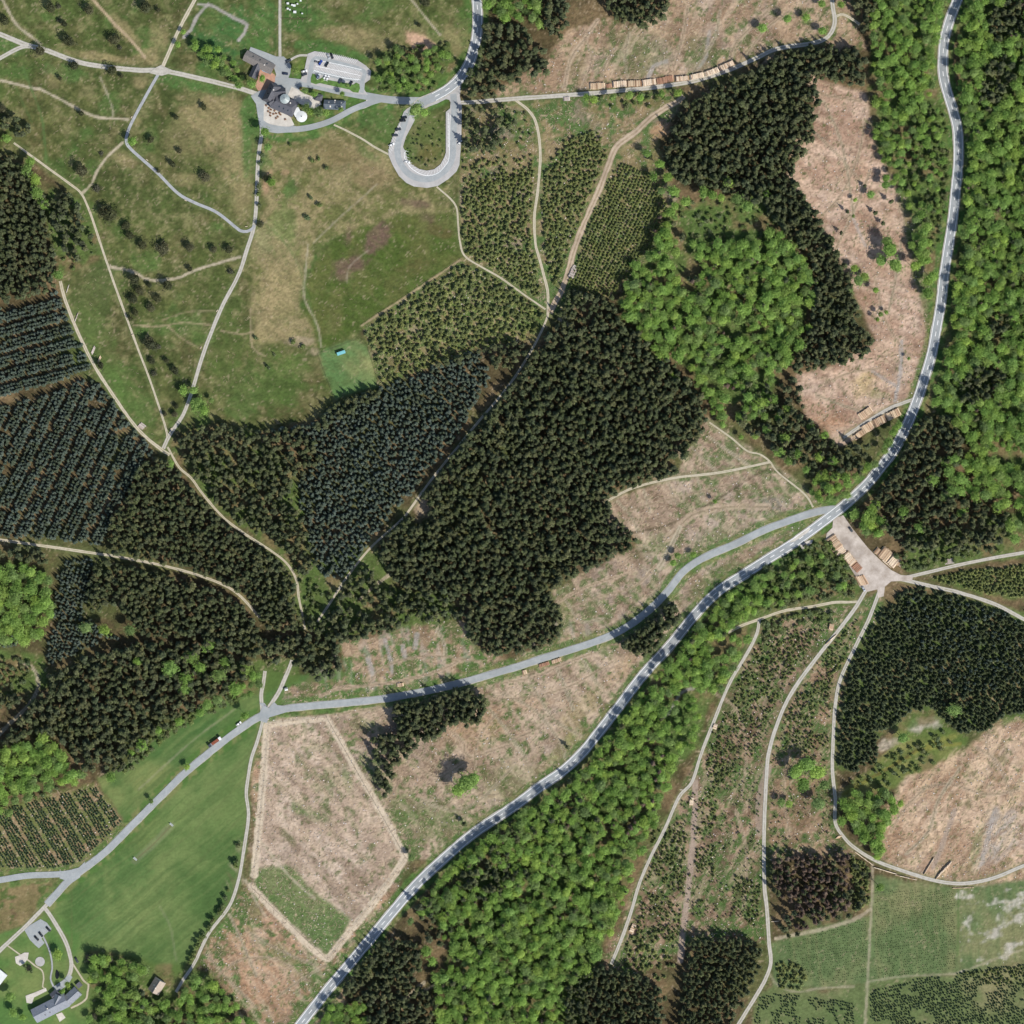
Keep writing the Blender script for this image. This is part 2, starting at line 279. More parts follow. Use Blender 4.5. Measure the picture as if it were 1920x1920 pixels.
FAINT = [   # trodden or driven lines, drawn into the ground's own colour: points, width px, colour, strength
 ([(5,0),(30,45),(60,70),(75,83)],4,'pale',.7),([(175,0),(215,45),(245,75),(272,107)],4,'sand',.9),([(0,150),(60,165),(75,167),(120,190),(175,218),(212,222),(240,224)],3.5,'pale',.9),
 ([(42,125),(62,175),(78,220),(84,270),(87,305)],3.5,'green',.7),([(30,165),(60,230)],3,'green',.5),([(188,145),(210,200),(213,222)],2.5,'pale',.5),
 ([(154,362),(172,345),(180,325),(200,295),(230,268)],4,'pale',.9),([(205,500),(245,508),(280,525),(330,522),(365,507),(410,493),(450,482)],4,'pale',.9),
 ([(250,610),(300,612),(340,605),(395,609)],2.5,'sand',.45),([(315,612),(345,637),(378,655)],2.5,'sand',.4),([(305,600),(350,585),(405,583)],2,'sand',.35),([(415,620),(455,627),(475,622)],2.5,'sand',.4),
 ([(470,580),(473,650),(498,668)],2.5,'sand',.4),([(578,458),(572,520),(571,560),(595,610),(602,650)],3,'pale',.5),([(650,530),(655,500),(690,470)],2,'pale',.3),([(588,455),(640,405),(680,370),(707,345)],2.5,'pale',.35),
 ([(480,410),(520,440),(560,500),(600,640)],3,'green',.4),([(772,0),(800,35),(825,65)],3,'pale',.7),
 ([(677,611),(770,550),(862,488)],3,'sand',.6),
 # skid trails
 ([(1120,38),(1095,75),(1070,110),(1058,165)],8,'drag',.8),([(1155,90),(1135,120),(1128,145)],6,'drag',.6),([(1215,145),(1225,125),(1250,115)],7,'grey',.7),([(1290,10),(1280,70),(1262,130)],7,'drag',.6),([(1330,60),(1322,110),(1310,128)],6,'grey',.5),([(1440,20),(1380,80),(1370,110)],9,'drag',.6),
 ([(1510,150),(1540,175),(1570,182),(1615,190)],6,'drag',.6),([(1530,250),(1580,300),(1620,350)],5,'pale',.4),([(1632,320),(1612,370),(1590,420),(1565,470)],6,'drag',.8),([(1600,410),(1622,460)],5,'grey',.6),([(1690,640),(1688,700),(1678,752)],6,'grey',.8),([(1635,695),(1660,712),(1683,725)],6,'grey',.6),([(1570,720),(1600,755),(1620,772)],5,'drag',.6),([(1640,520),(1660,600),(1690,650)],6,'drag',.5),
 ([(1330,820),(1365,845),(1405,872)],5,'pale',.9),([(1298,840),(1325,868),(1347,886)],5,'pale',.8),([(1158,940),(1185,970),(1195,995)],5,'pale',.8),([(1207,920),(1218,960)],5,'pale',.6),([(1253,905),(1270,945)],5,'pale',.5),([(1305,890),(1320,935)],4,'pale',.5),
 ([(1180,1000),(1250,985),(1330,945),(1440,880),(1480,905)],4,'dark',.55),([(1250,1010),(1262,1000),(1300,965),(1370,950),(1440,950)],14,'drag',.6),([(1275,990),(1250,1040),(1235,1065)],9,'pale',.9),([(1045,1130),(1100,1100),(1180,1075)],6,'drag',.9),([(1060,1125),(1090,1165),(1130,1160)],5,'pale',.7),([(1100,1105),(1140,1150)],5,'pale',.5),
 ([(600,1305),(640,1290),(720,1282),(780,1270),(830,1255),(860,1240)],6,'drag',.9),([(820,1180),(835,1215),(833,1240)],7,'pale',.8),([(690,1235),(700,1265)],9,'grey',.7),([(722,1200),(733,1240),(735,1260)],7,'grey',.7),([(755,1210),(760,1235)],8,'grey',.7),([(782,1190),(778,1215)],9,'grey',.7),
 ([(530,1350),(600,1345),(660,1335),(715,1327)],6,'drag',.8),([(945,1280),(1000,1270),(1060,1245),(1110,1225)],8,'drag',.8),([(1045,1255),(1060,1290),(1075,1330)],7,'pale',.7),([(1095,1240),(1110,1270),(1130,1290)],6,'pale',.6),([(940,1395),(1000,1370),(1040,1340)],6,'drag',.5),([(990,1265),(1010,1310)],5,'pale',.4),
 ([(840,1365),(870,1395),(880,1420),(960,1395)],8,'drag',.7),([(765,1420),(800,1450),(830,1455),(870,1430)],7,'drag',.6),([(918,1330),(950,1370),(985,1420)],6,'pale',.6),
 ([(500,1362),(496,1420),(488,1520),(480,1600),(477,1640)],13,'beige',1),([(500,1360),(560,1352),(613,1347)],10,'beige',1),([(613,1347),(635,1385),(657,1424),(704,1503),(735,1560),(760,1608)],12,'beige',1),([(760,1608),(725,1660),(683,1714),(645,1760),(616,1797)],13,'beige',1),([(470,1660),(509,1704),(548,1743),(580,1775),(611,1798)],12,'beige',1),
 ([(535,1385),(580,1440),(625,1505)],5,'drag',.6),([(505,1450),(555,1500)],5,'drag',.5),([(600,1540),(660,1590),(720,1635)],5,'drag',.6),([(490,1580),(540,1640),(590,1685)],4,'pale',.6),([(510,1530),(560,1580)],4,'drag',.4),([(560,1600),(640,1670),(690,1700)],4,'drag',.4),([(655,1500),(700,1570)],4,'drag',.4),
 ([(430,1715),(455,1770),(480,1830)],5,'pale',.7),([(387,1790),(430,1840),(480,1890)],5,'pale',.6),([(460,1650),(480,1690),(500,1720)],4,'pale',.6),
 ([(1303,1467),(1303,1524),(1297,1602),(1289,1680),(1281,1745),(1276,1800)],11,'skid',.95),([(1440,1440),(1425,1500),(1425,1560)],14,'skid',.7),([(1300,1290),(1275,1300),(1260,1330),(1245,1345)],5,'grey',.8),
 ([(1636,1620),(1635,1680),(1631,1758),(1627,1837),(1622,1920)],4,'pale',.5),([(1797,1670),(1796,1790)],4,'green',.6),([(1443,1826),(1452,1842),(1472,1855),(1498,1860),(1537,1853),(1600,1850)],3.5,'pale',.4),([(1455,1760),(1530,1745),(1600,1725),(1632,1705)],6,'beige',.45),([(1630,1840),(1700,1830),(1790,1825),(1860,1800),(1920,1780)],3.5,'pale',.35),
 ([(1580,1490),(1640,1455),(1700,1420),(1740,1400),(1800,1395)],6,'moss',.9),([(1600,1470),(1660,1445),(1720,1405)],3,'dark',.5),
 ([(1790,1520),(1775,1560),(1765,1590),(1750,1625)],9,'skid',.8),([(1730,1480),(1690,1525),(1670,1560)],7,'drag',.6),([(1865,1520),(1850,1580),(1840,1620)],8,'grey',.6),([(1870,1330),(1850,1400),(1880,1450)],6,'drag',.6),
 ([(1090,60),(1110,110),(1090,165)],5,'drag',.6),([(1180,60),(1172,110),(1180,160)],5,'pale',.55),([(1350,20),(1340,70),(1300,135)],5,'pale',.6),([(1480,20),(1430,60),(1400,105)],6,'drag',.6),([(1545,190),(1575,260),(1590,330),(1600,400)],5,'pale',.55),([(1620,230),(1610,290),(1580,360),(1545,400)],5,'drag',.6),([(1690,450),(1680,520),(1665,590)],5,'pale',.5),([(1530,740),(1580,760),(1625,775)],5,'pale',.6),([(1545,720),(1590,700),(1650,690)],5,'drag',.6),
 ([(1170,960),(1240,940),(1320,920),(1400,900)],5,'drag',.5),([(1200,1060),(1240,1090),(1220,1120)],5,'pale',.5),([(1075,1140),(1120,1120),(1190,1100),(1230,1060)],5,'drag',.6),([(940,1300),(1000,1330),(1050,1390),(1060,1420)],5,'pale',.6),([(880,1300),(960,1310),(1060,1290),(1150,1240)],6,'drag',.6),([(1000,1290),(1040,1350),(1090,1380)],5,'pale',.5),([(700,1345),(760,1400),(820,1440),(860,1500)],5,'drag',.6),([(790,1500),(850,1520),(900,1500),(960,1440)],5,'pale',.5),([(930,1340),(900,1380),(890,1430),(910,1480)],5,'drag',.5),
 ([(690,1285),(720,1250),(800,1230),(900,1240)],5,'drag',.6),([(410,1830),(450,1800),(520,1800),(580,1840)],5,'drag',.6),([(520,1870),(560,1840),(610,1810)],5,'pale',.5),([(470,1750),(520,1780),(590,1810)],5,'pale',.5),
 ([(1340,1300),(1380,1330),(1400,1400),(1390,1500)],5,'drag',.6),([(1480,1220),(1440,1300),(1420,1380)],5,'drag',.5),([(1380,1520),(1400,1600),(1395,1700)],6,'drag',.6),([(1500,1330),(1480,1400),(1470,1480),(1480,1570)],5,'drag',.5),([(1720,1480),(1780,1470),(1850,1490),(1910,1480)],6,'drag',.6),([(1700,1600),(1740,1560),(1760,1500),(1800,1440)],6,'pale',.6),([(1830,1400),(1870,1430),(1900,1500)],5,'drag',.6),
 ([(480,1400),(400,1480),(250,1600),(130,1690)],3,'dark',.14),([(468,1450),(380,1540),(260,1650),(150,1740)],3,'dark',.14),([(462,1520),(370,1620),(250,1740)],3,'dark',.12),([(440,1330),(360,1390),(260,1480)],3,'pale',.2),([(300,1700),(320,1740),(330,1800)],4,'pale',.12),
 ([(730,1078),(700,1100),(675,1125)],5,'pale',.9),([(1049,598),(1080,622),(1120,652),(1172,689)],4,'pale',.8),
 ([(40,1245),(58,1248),(68,1262),(73,1285),(55,1320),(20,1355),(0,1375)],5,'pale',.9),([(830,1840),(800,1855),(770,1870)],5,'pale',.8),([(762,1872),(785,1850),(795,1843)],6,'pale',.8),
 ([(525,36),(580,36)],2,'dark',.5),([(115,30),(120,80)],3,'pale',.0),
 ([(160,1520),(190,1570),(0,0)],0.1,'pale',0),
 ([(390,8),(370,30),(358,55),(345,70)],5,'grey',.8),([(372,8),(400,12),(440,35),(464,46),(458,62),(448,75)],5,'grey',.85),
 ([(253,1613),(285,1585),(321,1548)],14,'pale',.12),
]
FC = {'pale': (188,176,152), 'sand': (190,168,138), 'green': (92,116,66), 'drag': (194,172,148), 'grey': (172,165,158), 'dark': (74,66,48), 'beige': (210,194,170), 'skid': (168,150,134), 'moss': (128,128,66)}

# ------------------------------------------------------------------ the ground: one grid, its cover painted per vertex, cut into fields by cover
KA = 0.76
def alb(c): return np.array(lin(c), np.float32) * KA
GX0, GX1, NG = -110, 2030, 780
gx = np.linspace(GX0, GX1, NG); PX, PY = np.meshgrid(gx, gx)
WXp = PX + (fbm(PX, PY, 30, 3, 3) - .5) * 14; WYp = PY + (fbm(PX, PY, 30, 9, 3) - .5) * 14      # wobbled look-up: no ruler-straight cover edges
nA = fbm(PX, PY, 90, 20); nB = fbm(PX, PY, 40, 31); nC = fbm(PX, PY, 16, 42, 3); nD = fbm(PX, PY, 160, 53); nE = fbm(PX, PY, 7, 64, 2); nF = fbm(PX, PY, 50, 77)
CID = np.zeros(PX.shape, np.int8)       # 0 forest_floor 1 heath 2 meadow 3 clearing 4 pasture
def lerp(a, b, t): return a + (b - a) * t[..., None]
def soft(mask):   # feather a mask by one or two cells
    m = mask.astype(np.float32)
    for _ in range(2):
        m = (m + np.roll(m, 1, 0) + np.roll(m, -1, 0) + np.roll(m, 1, 1) + np.roll(m, -1, 1)) / 5
    return m
def heathcol():
    c = lerp(np.broadcast_to(alb((84,95,52)), PX.shape + (3,)), alb((102,106,62)), sstep(.35, .65, nA))
    c = lerp(c, alb((90,108,56)), sstep(.48, .7, nD) * .8); c = lerp(c, alb((98,88,60)), sstep(.55, .75, nB) * .55); c = lerp(c, alb((140,134,94)), sstep(.52, .66, nC * .6 + nE * .4) * .62); c = lerp(c, alb((64,76,40)), sstep(.5, .36, nC * .5 + nE * .5) * .6); c = lerp(c, alb((84,116,58)), sstep(.55, .68, fbm(PX, PY, 60, 91, 3)) * .55)
    return c
def meadcol(a=(88,115,63), b=(120,137,82), d=(76,105,56)):
    c = lerp(np.broadcast_to(alb(a), PX.shape + (3,)), alb(b), sstep(.42, .7, nD * .6 + nB * .4)); return lerp(c, alb(d), sstep(.5, .7, nA) * .7)
def cutcol(a=(150,124,100), b=(182,156,128), g=(92,112,66), green=.5, grey=.3):
    c = lerp(np.broadcast_to(alb(a), PX.shape + (3,)), alb(b), sstep(.4, .66, nB)); c = lerp(c, alb((160,150,142)), sstep(.56, .75, nF) * grey)
    c = lerp(c, alb((112,88,70)), sstep(.6, .75, nC) * .5)
    return lerp(c, alb(g), np.clip(sstep(.60 - green * .22, .74 - green * .22, nA * .30 + nC * .40 + nE * .30), 0, 1) * min(1, green * 1.6))
litter = lerp(np.broadcast_to(alb((90,80,56)), PX.shape + (3,)), alb((124,106,78)), sstep(.4, .65, nB)); litter = lerp(litter, alb((84,96,54)), sstep(.52, .7, nA) * .7)
GC = litter.copy()
def win(x0, y0, x1, y1, pad=14):
    st = gx[1] - gx[0]; c = lambda v: int(min(max((v - GX0) / st, 0), NG)); return slice(c(y0 - pad), c(y1 + pad) + 2), slice(c(x0 - pad), c(x1 + pad) + 2)
def cover(poly, colarr, cid=None, strength=1.0):
    Q = np.array(ext(poly)); w = win(*Q.min(0), *Q.max(0)); m = inpoly(WXp[w], WYp[w], Q); f = soft(m)[..., None] * strength
    GC[w] = GC[w] * (1 - f) + colarr[w] * f
    if cid is not None: CID[w][m] = cid
def blob(cx, cy, rx, ry, rot, c, s=1.0, noise=.9):
    r = max(rx, ry) * 1.9 + 6; w = win(cx - r, cy - r, cx + r, cy + r); a = math.radians(rot); dx = PX[w] - cx; dy = PY[w] - cy; u = (dx * math.cos(a) + dy * math.sin(a)) / rx; v = (-dx * math.sin(a) + dy * math.cos(a)) / ry
    d = np.sqrt(u * u + v * v) + (nC[w] - .5) * noise * 1.2 + (nB[w] - .5) * noise + (nE[w] - .5) * .5
    f = (sstep(1.25, .45, d) * s)[..., None]
    GC[w] = GC[w] * (1 - f) + alb(c) * f
HEATH = [(0,0),(905,0),(898,40),(878,125),(840,175),(866,195),(862,330),(864,380),(866,482),(770,552),(682,614),(672,628),(690,650),(710,720),(620,757),(585,792),(480,808),(380,795),(350,775),(322,832),(306,836),(296,842),(250,800),(200,735),(170,680),(140,615),(112,530),(118,505),(150,500),(185,470),(170,400),(120,352),(60,300),(0,262)]
cover(HEATH, heathcol(), 1)
TAN=(164,148,108); GRN=(82,116,60); HBR=(112,92,78); MOS=(84,104,46); PNK=(204,164,134); BRN=(100,84,56)
for p in ([(600,480),(640,440),(760,400),(850,400),(866,482),(770,552),(680,614),(604,664),(575,600),(572,530)],): cover(p, lerp(np.broadcast_to(alb((80,98,44)), PX.shape+(3,)), alb((98,104,56)), sstep(.4,.7,nB)), None, .95)
cover([(480,260),(640,240),(725,290),(760,345),(840,350),(850,400),(760,400),(640,440),(580,460),(560,560),(600,650),(560,640),(470,640),(470,520),(480,420),(500,380),(495,300)], lerp(np.broadcast_to(alb((112,114,68)), PX.shape+(3,)), alb((156,142,104)), sstep(.42,.58,nB*.35+nC*.35+nE*.3)), None, .85)
for b in [(410,215,62,62,0,TAN,.75),(440,285,34,60,0,TAN,.7),(455,350,24,60,0,TAN,.6),(352,250,40,50,20,TAN,.35),(232,55,50,12,50,TAN,.6),(300,70,20,30,0,TAN,.6),(280,108,28,16,0,TAN,.75),(195,108,80,8,9,TAN,.7),(250,226,14,16,0,TAN,.6),(232,300,34,15,30,TAN,.6),(265,152,18,12,0,TAN,.6),(345,335,30,14,0,TAN,.5),(100,140,20,20,0,TAN,.4),
          (505,560,22,80,12,TAN,.95),(520,625,45,16,0,TAN,.9),(545,540,25,60,20,TAN,.7),(495,450,30,40,0,(150,146,104),.8),(535,430,30,60,0,(126,136,84),.7),(640,290,70,30,10,(140,120,88),.6),(560,300,50,20,0,TAN,.5),(700,330,40,25,0,(150,128,98),.6),(600,370,60,14,0,TAN,.5),(575,480,12,25,0,TAN,.7),(720,300,20,20,0,TAN,.4),
          (690,75,60,26,15,TAN,.5),(640,60,60,14,5,TAN,.55),(850,70,30,35,0,TAN,.6),(790,65,40,10,10,TAN,.5),(790,82,32,14,24,PNK,1),(812,95,14,7,30,PNK,.9),(502,322,10,14,0,PNK,.6),(498,352,9,22,0,PNK,.7),(535,323,8,6,0,PNK,.5),
          (645,505,26,24,20,HBR,.95),(668,490,22,20,0,HBR,.9),(700,455,30,16,-35,HBR,.95),(712,435,25,14,-40,HBR,.95),(655,440,10,22,10,HBR,.8),(780,382,32,10,5,HBR,.8),(820,430,30,14,20,BRN,.6),(800,410,20,12,0,HBR,.6),(780,500,50,14,-25,(98,92,56),.5),
          (400,85,60,42,20,(70,108,60),.95),(440,45,40,36,0,(74,112,60),.9),(495,60,32,60,0,GRN,.9),(560,30,45,40,0,(72,108,54),.8),(600,90,60,12,8,GRN,.9),(640,100,60,8,12,GRN,.8),(380,160,90,14,14,GRN,.85),(466,210,16,50,0,GRN,.9),(462,280,10,60,0,GRN,.8),(340,145,40,22,0,GRN,.7),(530,255,50,10,8,GRN,.95),(575,255,40,8,-5,GRN,.9),(545,352,12,26,20,GRN,.7),(500,300,12,30,0,GRN,.6),(690,290,36,10,35,GRN,.5),(700,220,45,22,-12,GRN,.7),(730,235,35,20,0,(96,120,66),.6),(560,125,16,18,0,(98,120,56),.9),
          (800,260,38,50,0,(98,112,62),.9),(800,285,22,26,0,(112,104,62),.7),(770,150,60,20,0,GRN,.6),(10,85,40,14,10,GRN,.8),(30,20,50,20,30,(86,96,52),.5),(120,135,60,14,10,GRN,.6),(230,250,20,50,20,(80,104,52),.4),
          (160,560,40,80,-20,(92,104,60),.7),(170,640,50,70,-30,(94,112,60),.6),(230,720,30,60,-20,(92,116,60),.7),(190,520,40,40,0,(92,104,62),.6),(270,780,30,40,0,(96,120,64),.6),(420,650,50,70,20,(86,104,52),.6),(520,720,70,60,0,(86,110,54),.7),(560,690,40,20,30,(100,118,62),.5),(440,740,60,50,0,(88,104,56),.5),(400,520,60,50,0,(84,98,50),.5),(560,640,30,10,0,(180,160,136),.6),(590,660,10,8,0,(180,160,136),.5)]: blob(*b)
cover([(595,662),(672,634),(690,650),(712,722),(628,750)], meadcol((104,132,80),(146,148,98),(92,124,72)), 4)
# mown meadows beside the south-west road
MEAD = meadcol()
cover([(0,1770),(50,1730),(90,1690),(130,1690),(180,1770),(200,1800),(175,1840),(170,1920),(0,1920)], meadcol((88,122,64),(124,138,82),(78,114,58)), 2)
cover([(500,1345),(480,1385),(467,1450),(463,1490),(466,1530),(452,1640),(432,1695),(360,1790),(335,1822),(310,1820),(240,1792),(165,1782),(140,1745),(100,1702),(130,1655),(260,1537),(395,1412),(490,1343)], MEAD, 2)
cover([(180,1460),(260,1420),(290,1385),(330,1352),(440,1305),(490,1255),(560,1265),(640,1255),(640,1300),(540,1330),(480,1340),(440,1368),(330,1462),(235,1545)], meadcol((88,118,64),(128,138,84),(74,108,58)), 2)
cover([(0,1655),(120,1655),(100,1690),(60,1730),(0,1785)], cutcol((122,112,76),(142,126,90),(88,104,56),.6,.0), 4)
cover([(0,1540),(50,1500),(110,1485),(180,1466),(236,1545),(150,1625),(100,1637),(0,1634)], lerp(np.broadcast_to(alb((150,130,98)), PX.shape+(3,)), alb((112,120,70)), sstep(.38,.55,nC)), 3)
for b in [(270,1560,30,40,40,(120,132,78),.5),(330,1540,60,30,-40,(112,134,76),.4),(240,1640,50,40,0,(74,110,58),.6),(170,1700,40,60,0,(72,110,58),.5),(420,1500,40,60,0,(118,136,80),.5),(200,1745,60,20,0,(104,128,76),.5)]: blob(*b)
# felled areas
cover([(1060,60),(1115,40),(1140,30),(1170,45),(1205,55),(1240,45),(1255,0),(1560,0),(1605,40),(1628,95),(1560,82),(1470,92),(1370,132),(1240,158),(1100,168),(930,190),(940,160),(1030,110)], cutcol((158,133,108),(188,162,134),(94,112,66),.55,.35), 3)
for b in [(1200,100,60,45,0,(104,118,76),.6),(1310,100,30,30,0,(100,116,72),.5),(1080,120,20,40,0,(120,120,80),.4)]: blob(*b)
cover([(870,196),(970,190),(1100,182),(1270,166),(1285,195),(1230,260),(1250,330),(1270,380),(1200,500),(1140,560),(1050,580),(1020,590),(870,482),(862,360),(864,330)], cutcol((126,118,80),(148,132,98),(88,112,62),.75,.35), 3)
for b in [(1185,225,30,12,-35,(170,146,116),.7),(1230,245,26,14,-20,(186,150,118),.8),(930,250,40,12,0,(150,136,122),.6),(1215,400,8,50,15,(110,132,82),.7)]: blob(*b)
cover([(682,614),(770,552),(866,484),(1026,590),(1000,640),(900,655),(800,695),(712,722),(690,650)], cutcol((128,120,78),(150,140,100),(92,112,60),.8,.2), 3)
cover([(1510,130),(1590,165),(1625,178),(1645,260),(1665,320),(1710,400),(1730,470),(1742,540),(1745,600),(1728,700),(1705,752),(1580,835),(1510,780),(1490,705),(1560,690),(1640,640),(1605,560),(1590,500),(1565,465),(1510,375),(1475,330),(1520,260),(1530,200)], cutcol((179,149,127),(208,180,158),(118,112,76),.16,.25), 3)
for b in [(1600,330,40,50,0,(200,166,138),.6),(1620,720,30,30,0,(190,168,120),.7),(1650,740,26,14,0,(118,122,80),.6),(1690,690,20,40,0,(178,160,142),.5),(1560,790,30,20,0,(174,134,104),.6)]: blob(*b)
cover([(1130,940),(1265,893),(1290,840),(1325,785),(1440,862),(1500,908),(1545,952),(1440,985),(1380,1014),(1300,1052),(1262,1080),(1232,1120),(1190,1162),(1140,1190),(1050,1200),(1035,1110),(1100,1070),(1190,1030),(1190,1005)], cutcol((161,140,119),(189,168,146),(94,116,68),.5,.35), 3)
for b in [(1230,1020,40,26,-20,(104,122,74),.7),(1350,1005,60,18,-22,(112,122,80),.7),(1290,1050,30,14,-40,(94,118,66),.8),(1450,945,30,14,0,(160,150,142),.6),(1060,1150,16,40,0,(120,126,80),.6),(1210,1080,20,14,0,(150,142,132),.5)]: blob(*b)
cover([(1555,966),(1430,1054),(1340,1110),(1262,1204),(1206,1268),(1104,1396),(1046,1452),(930,1535),(835,1608),(770,1616),(715,1525),(655,1420),(612,1340),(720,1318),(940,1262),(1140,1198),(1190,1172),(1230,1140),(1270,1088),(1380,1024),(1460,990)], cutcol((161,140,118),(189,168,145),(92,114,64),.58,.3), 3)
for b in [(1330,1090,70,14,-38,(96,118,66),.8),(1440,1020,60,10,-30,(140,122,100),.5),(1060,1400,60,14,-45,(132,136,84),.7),(960,1470,60,40,-20,(112,122,78),.6),(1090,1330,20,60,40,(150,140,92),.5),(1160,1260,50,14,-45,(186,160,128),.6),(820,1540,60,40,20,(106,120,72),.7),(1000,1320,60,20,0,(176,146,116),.5),(900,1370,60,40,0,(178,146,114),.5),(690,1360,30,14,20,(96,120,68),.6),(760,1520,30,30,30,(104,122,72),.6)]: blob(*b)
cover([(640,1205),(760,1178),(880,1118),(866,1160),(900,1220),(960,1238),(1060,1195),(1145,1182),(1000,1232),(860,1277),(700,1306),(520,1326),(545,1280),(620,1278),(650,1258)], cutcol((154,132,106),(182,158,132),(88,116,62),.8,.3), 3)
cover([(498,1348),(615,1342),(768,1612),(616,1802),(468,1665),(478,1590)], cutcol((174,153,133),(202,182,162),(98,116,70),.40,.15), 3)
for b in [(560,1515,24,16,40,(96,116,68),.8),(590,1530,30,10,20,(96,116,68),.7),(650,1460,10,26,-15,(98,118,68),.7),(540,1570,20,8,50,(96,116,68),.7),(590,1400,14,10,0,(96,116,68),.5),(600,1480,12,8,0,(96,116,68),.5)]: blob(*b)
cover([(492,1345),(477,1400),(470,1500),(482,1600),(460,1660),(430,1702),(372,1805),(400,1830),(470,1900),(500,1920),(575,1920),(695,1762),(772,1612),(616,1802),(468,1665),(482,1590),(498,1350)], cutcol((154,128,100),(184,152,124),(88,114,62),.75,.2), 3)
for b in [(470,1800,40,60,-30,(182,148,118),.6),(490,1860,40,20,30,(176,140,112),.6),(540,1800,40,20,40,(98,118,68),.6),(470,1720,20,30,0,(96,116,66),.6)]: blob(*b)
cover([(1410,1180),(1480,1150),(1605,1128),(1590,1175),(1440,1410),(1430,1700),(1440,1770),(1400,1760),(1290,1770),(1200,1830),(1120,1820),(1180,1690),(1240,1550),(1310,1410),(1390,1210)], cutcol((130,108,86),(160,134,110),(84,108,58),1.0,.1), 3)
cover([(1612,1128),(1650,1110),(1650,1150),(1585,1270),(1566,1400),(1566,1500),(1566,1560),(1610,1605),(1440,1610),(1436,1420),(1500,1280)], cutcol((134,112,86),(162,136,110),(86,110,60),.95,.1), 3)
cover([(1570,1510),(1580,1480),(1640,1440),(1690,1350),(1740,1330),(1800,1375),(1820,1385),(1790,1420),(1690,1470),(1620,1490)], meadcol((104,120,62),(140,138,84),(86,108,54)), 4)
blob(1735,1358,34,15,-20,(198,188,172),1); blob(1665,1395,34,10,-25,(178,166,146),.9); blob(1740,1400,50,8,-22,(136,138,74),.8)
cover([(1870,1350),(1920,1325),(1920,1640),(1850,1668),(1780,1660),(1700,1642),(1640,1600),(1670,1500),(1700,1455),(1800,1420)], cutcol((177,149,123),(204,177,150),(114,118,74),.32,.2), 3)
for b in [(1885,1560,45,50,10,(172,162,150),.8),(1850,1610,30,16,-30,(168,158,146),.7),(1830,1590,10,50,15,(108,126,78),.6),(1750,1450,40,30,0,(150,122,96),.5)]: blob(*b)
cover([(1440,1770),(1540,1735),(1630,1715),(1640,1640),(1760,1662),(1811,1664),(1920,1630),(1920,1785),(1800,1826),(1630,1845),(1520,1856),(1450,1856)], meadcol((100,118,76),(134,134,94),(90,110,68)), 4)
cover([(1385,1920),(1420,1866),(1450,1850),(1540,1858),(1640,1842),(1800,1826),(1920,1785),(1920,1920)], meadcol((104,118,74),(140,136,98),(90,110,66)), 4)
rk = fbm(PX * .8 + PY * .3, PY, 26, 88, 3)
f = (sstep(.52, .68, rk * .75 + nE * .25) * inpoly(WXp, WYp, ext([(1795,1670),(1920,1620),(1920,1790),(1860,1800),(1800,1825)])))[..., None] * .75; GC = GC * (1 - f) + alb((206,198,186)) * f
def streak(poly, ang, across, along, lc, dc, st, seed=150):
    Q = np.array(ext(poly)); w = win(*Q.min(0), *Q.max(0)); a = math.radians(ang); u = PX[w] * math.cos(a) + PY[w] * math.sin(a); v = -PX[w] * math.sin(a) + PY[w] * math.cos(a); v = v + (nB[w] - .5) * 14
    n = .6 * vn(u / along * across, v, across, seed) + .4 * vn(u / along * across, v, across * .45, seed + 3); m = soft(inpoly(WXp[w], WYp[w], Q)) * st
    for lo, hi, c in ((.56, .72, lc), (.44, .28, dc)):
        f = (sstep(lo, hi, n) * m)[..., None]; GC[w] = GC[w] * (1 - f) + alb(c) * f
LC = (206,184,158); DC = (120,100,80)
streak([(498,1348),(615,1342),(768,1612),(616,1802),(468,1665),(478,1590)], 48, 20, 150, LC, DC, .45)
streak([(1060,60),(1255,20),(1560,0),(1628,95),(1370,132),(1100,168)], -60, 12, 90, LC, DC, .4, 160); streak([(1510,130),(1645,260),(1745,600),(1705,752),(1580,835),(1490,705),(1640,640),(1475,330)], 20, 12, 70, (214,186,160), (150,118,96), .45, 170)
streak([(1130,940),(1325,785),(1545,952),(1300,1052),(1140,1190),(1035,1110)], 50, 12, 80, LC, DC, .4, 180); streak([(1555,966),(1262,1204),(1046,1452),(835,1608),(770,1612),(612,1340),(940,1262),(1270,1088)], 50, 13, 90, LC, DC, .4, 190)
streak([(640,1205),(880,1118),(1145,1182),(860,1277),(520,1326)], 80, 12, 60, (176,166,156), DC, .4, 200); streak([(1410,1180),(1605,1128),(1440,1410),(1430,1700),(1290,1770),(1120,1820),(1310,1410)], -62, 8, 60, (182,158,134), (98,80,64), .5, 210); streak([(1612,1128),(1566,1400),(1610,1605),(1440,1610),(1436,1420),(1500,1280)], -60, 8, 60, (176,154,128), (104,86,66), .4, 220)
streak([(1870,1350),(1920,1325),(1920,1640),(1780,1660),(1640,1600),(1670,1500)], -52, 10, 60, (222,194,160), (150,118,92), .5, 230); streak([(492,1345),(470,1500),(372,1805),(500,1920),(575,1920),(772,1612),(616,1802),(468,1665)], 55, 10, 60, LC, DC, .4, 240)
for p, a_ in (([(500,1345),(463,1490),(452,1640),(335,1822),(165,1782),(100,1702),(260,1537)], -40), ([(180,1460),(330,1352),(490,1255),(480,1340),(330,1462),(235,1545)], -40)): streak(p, a_, 9, 260, (116,134,80), (76,102,56), .38, 250); streak(p, a_ + 4, 3.5, 160, (112,130,78), (80,106,58), .3, 255)
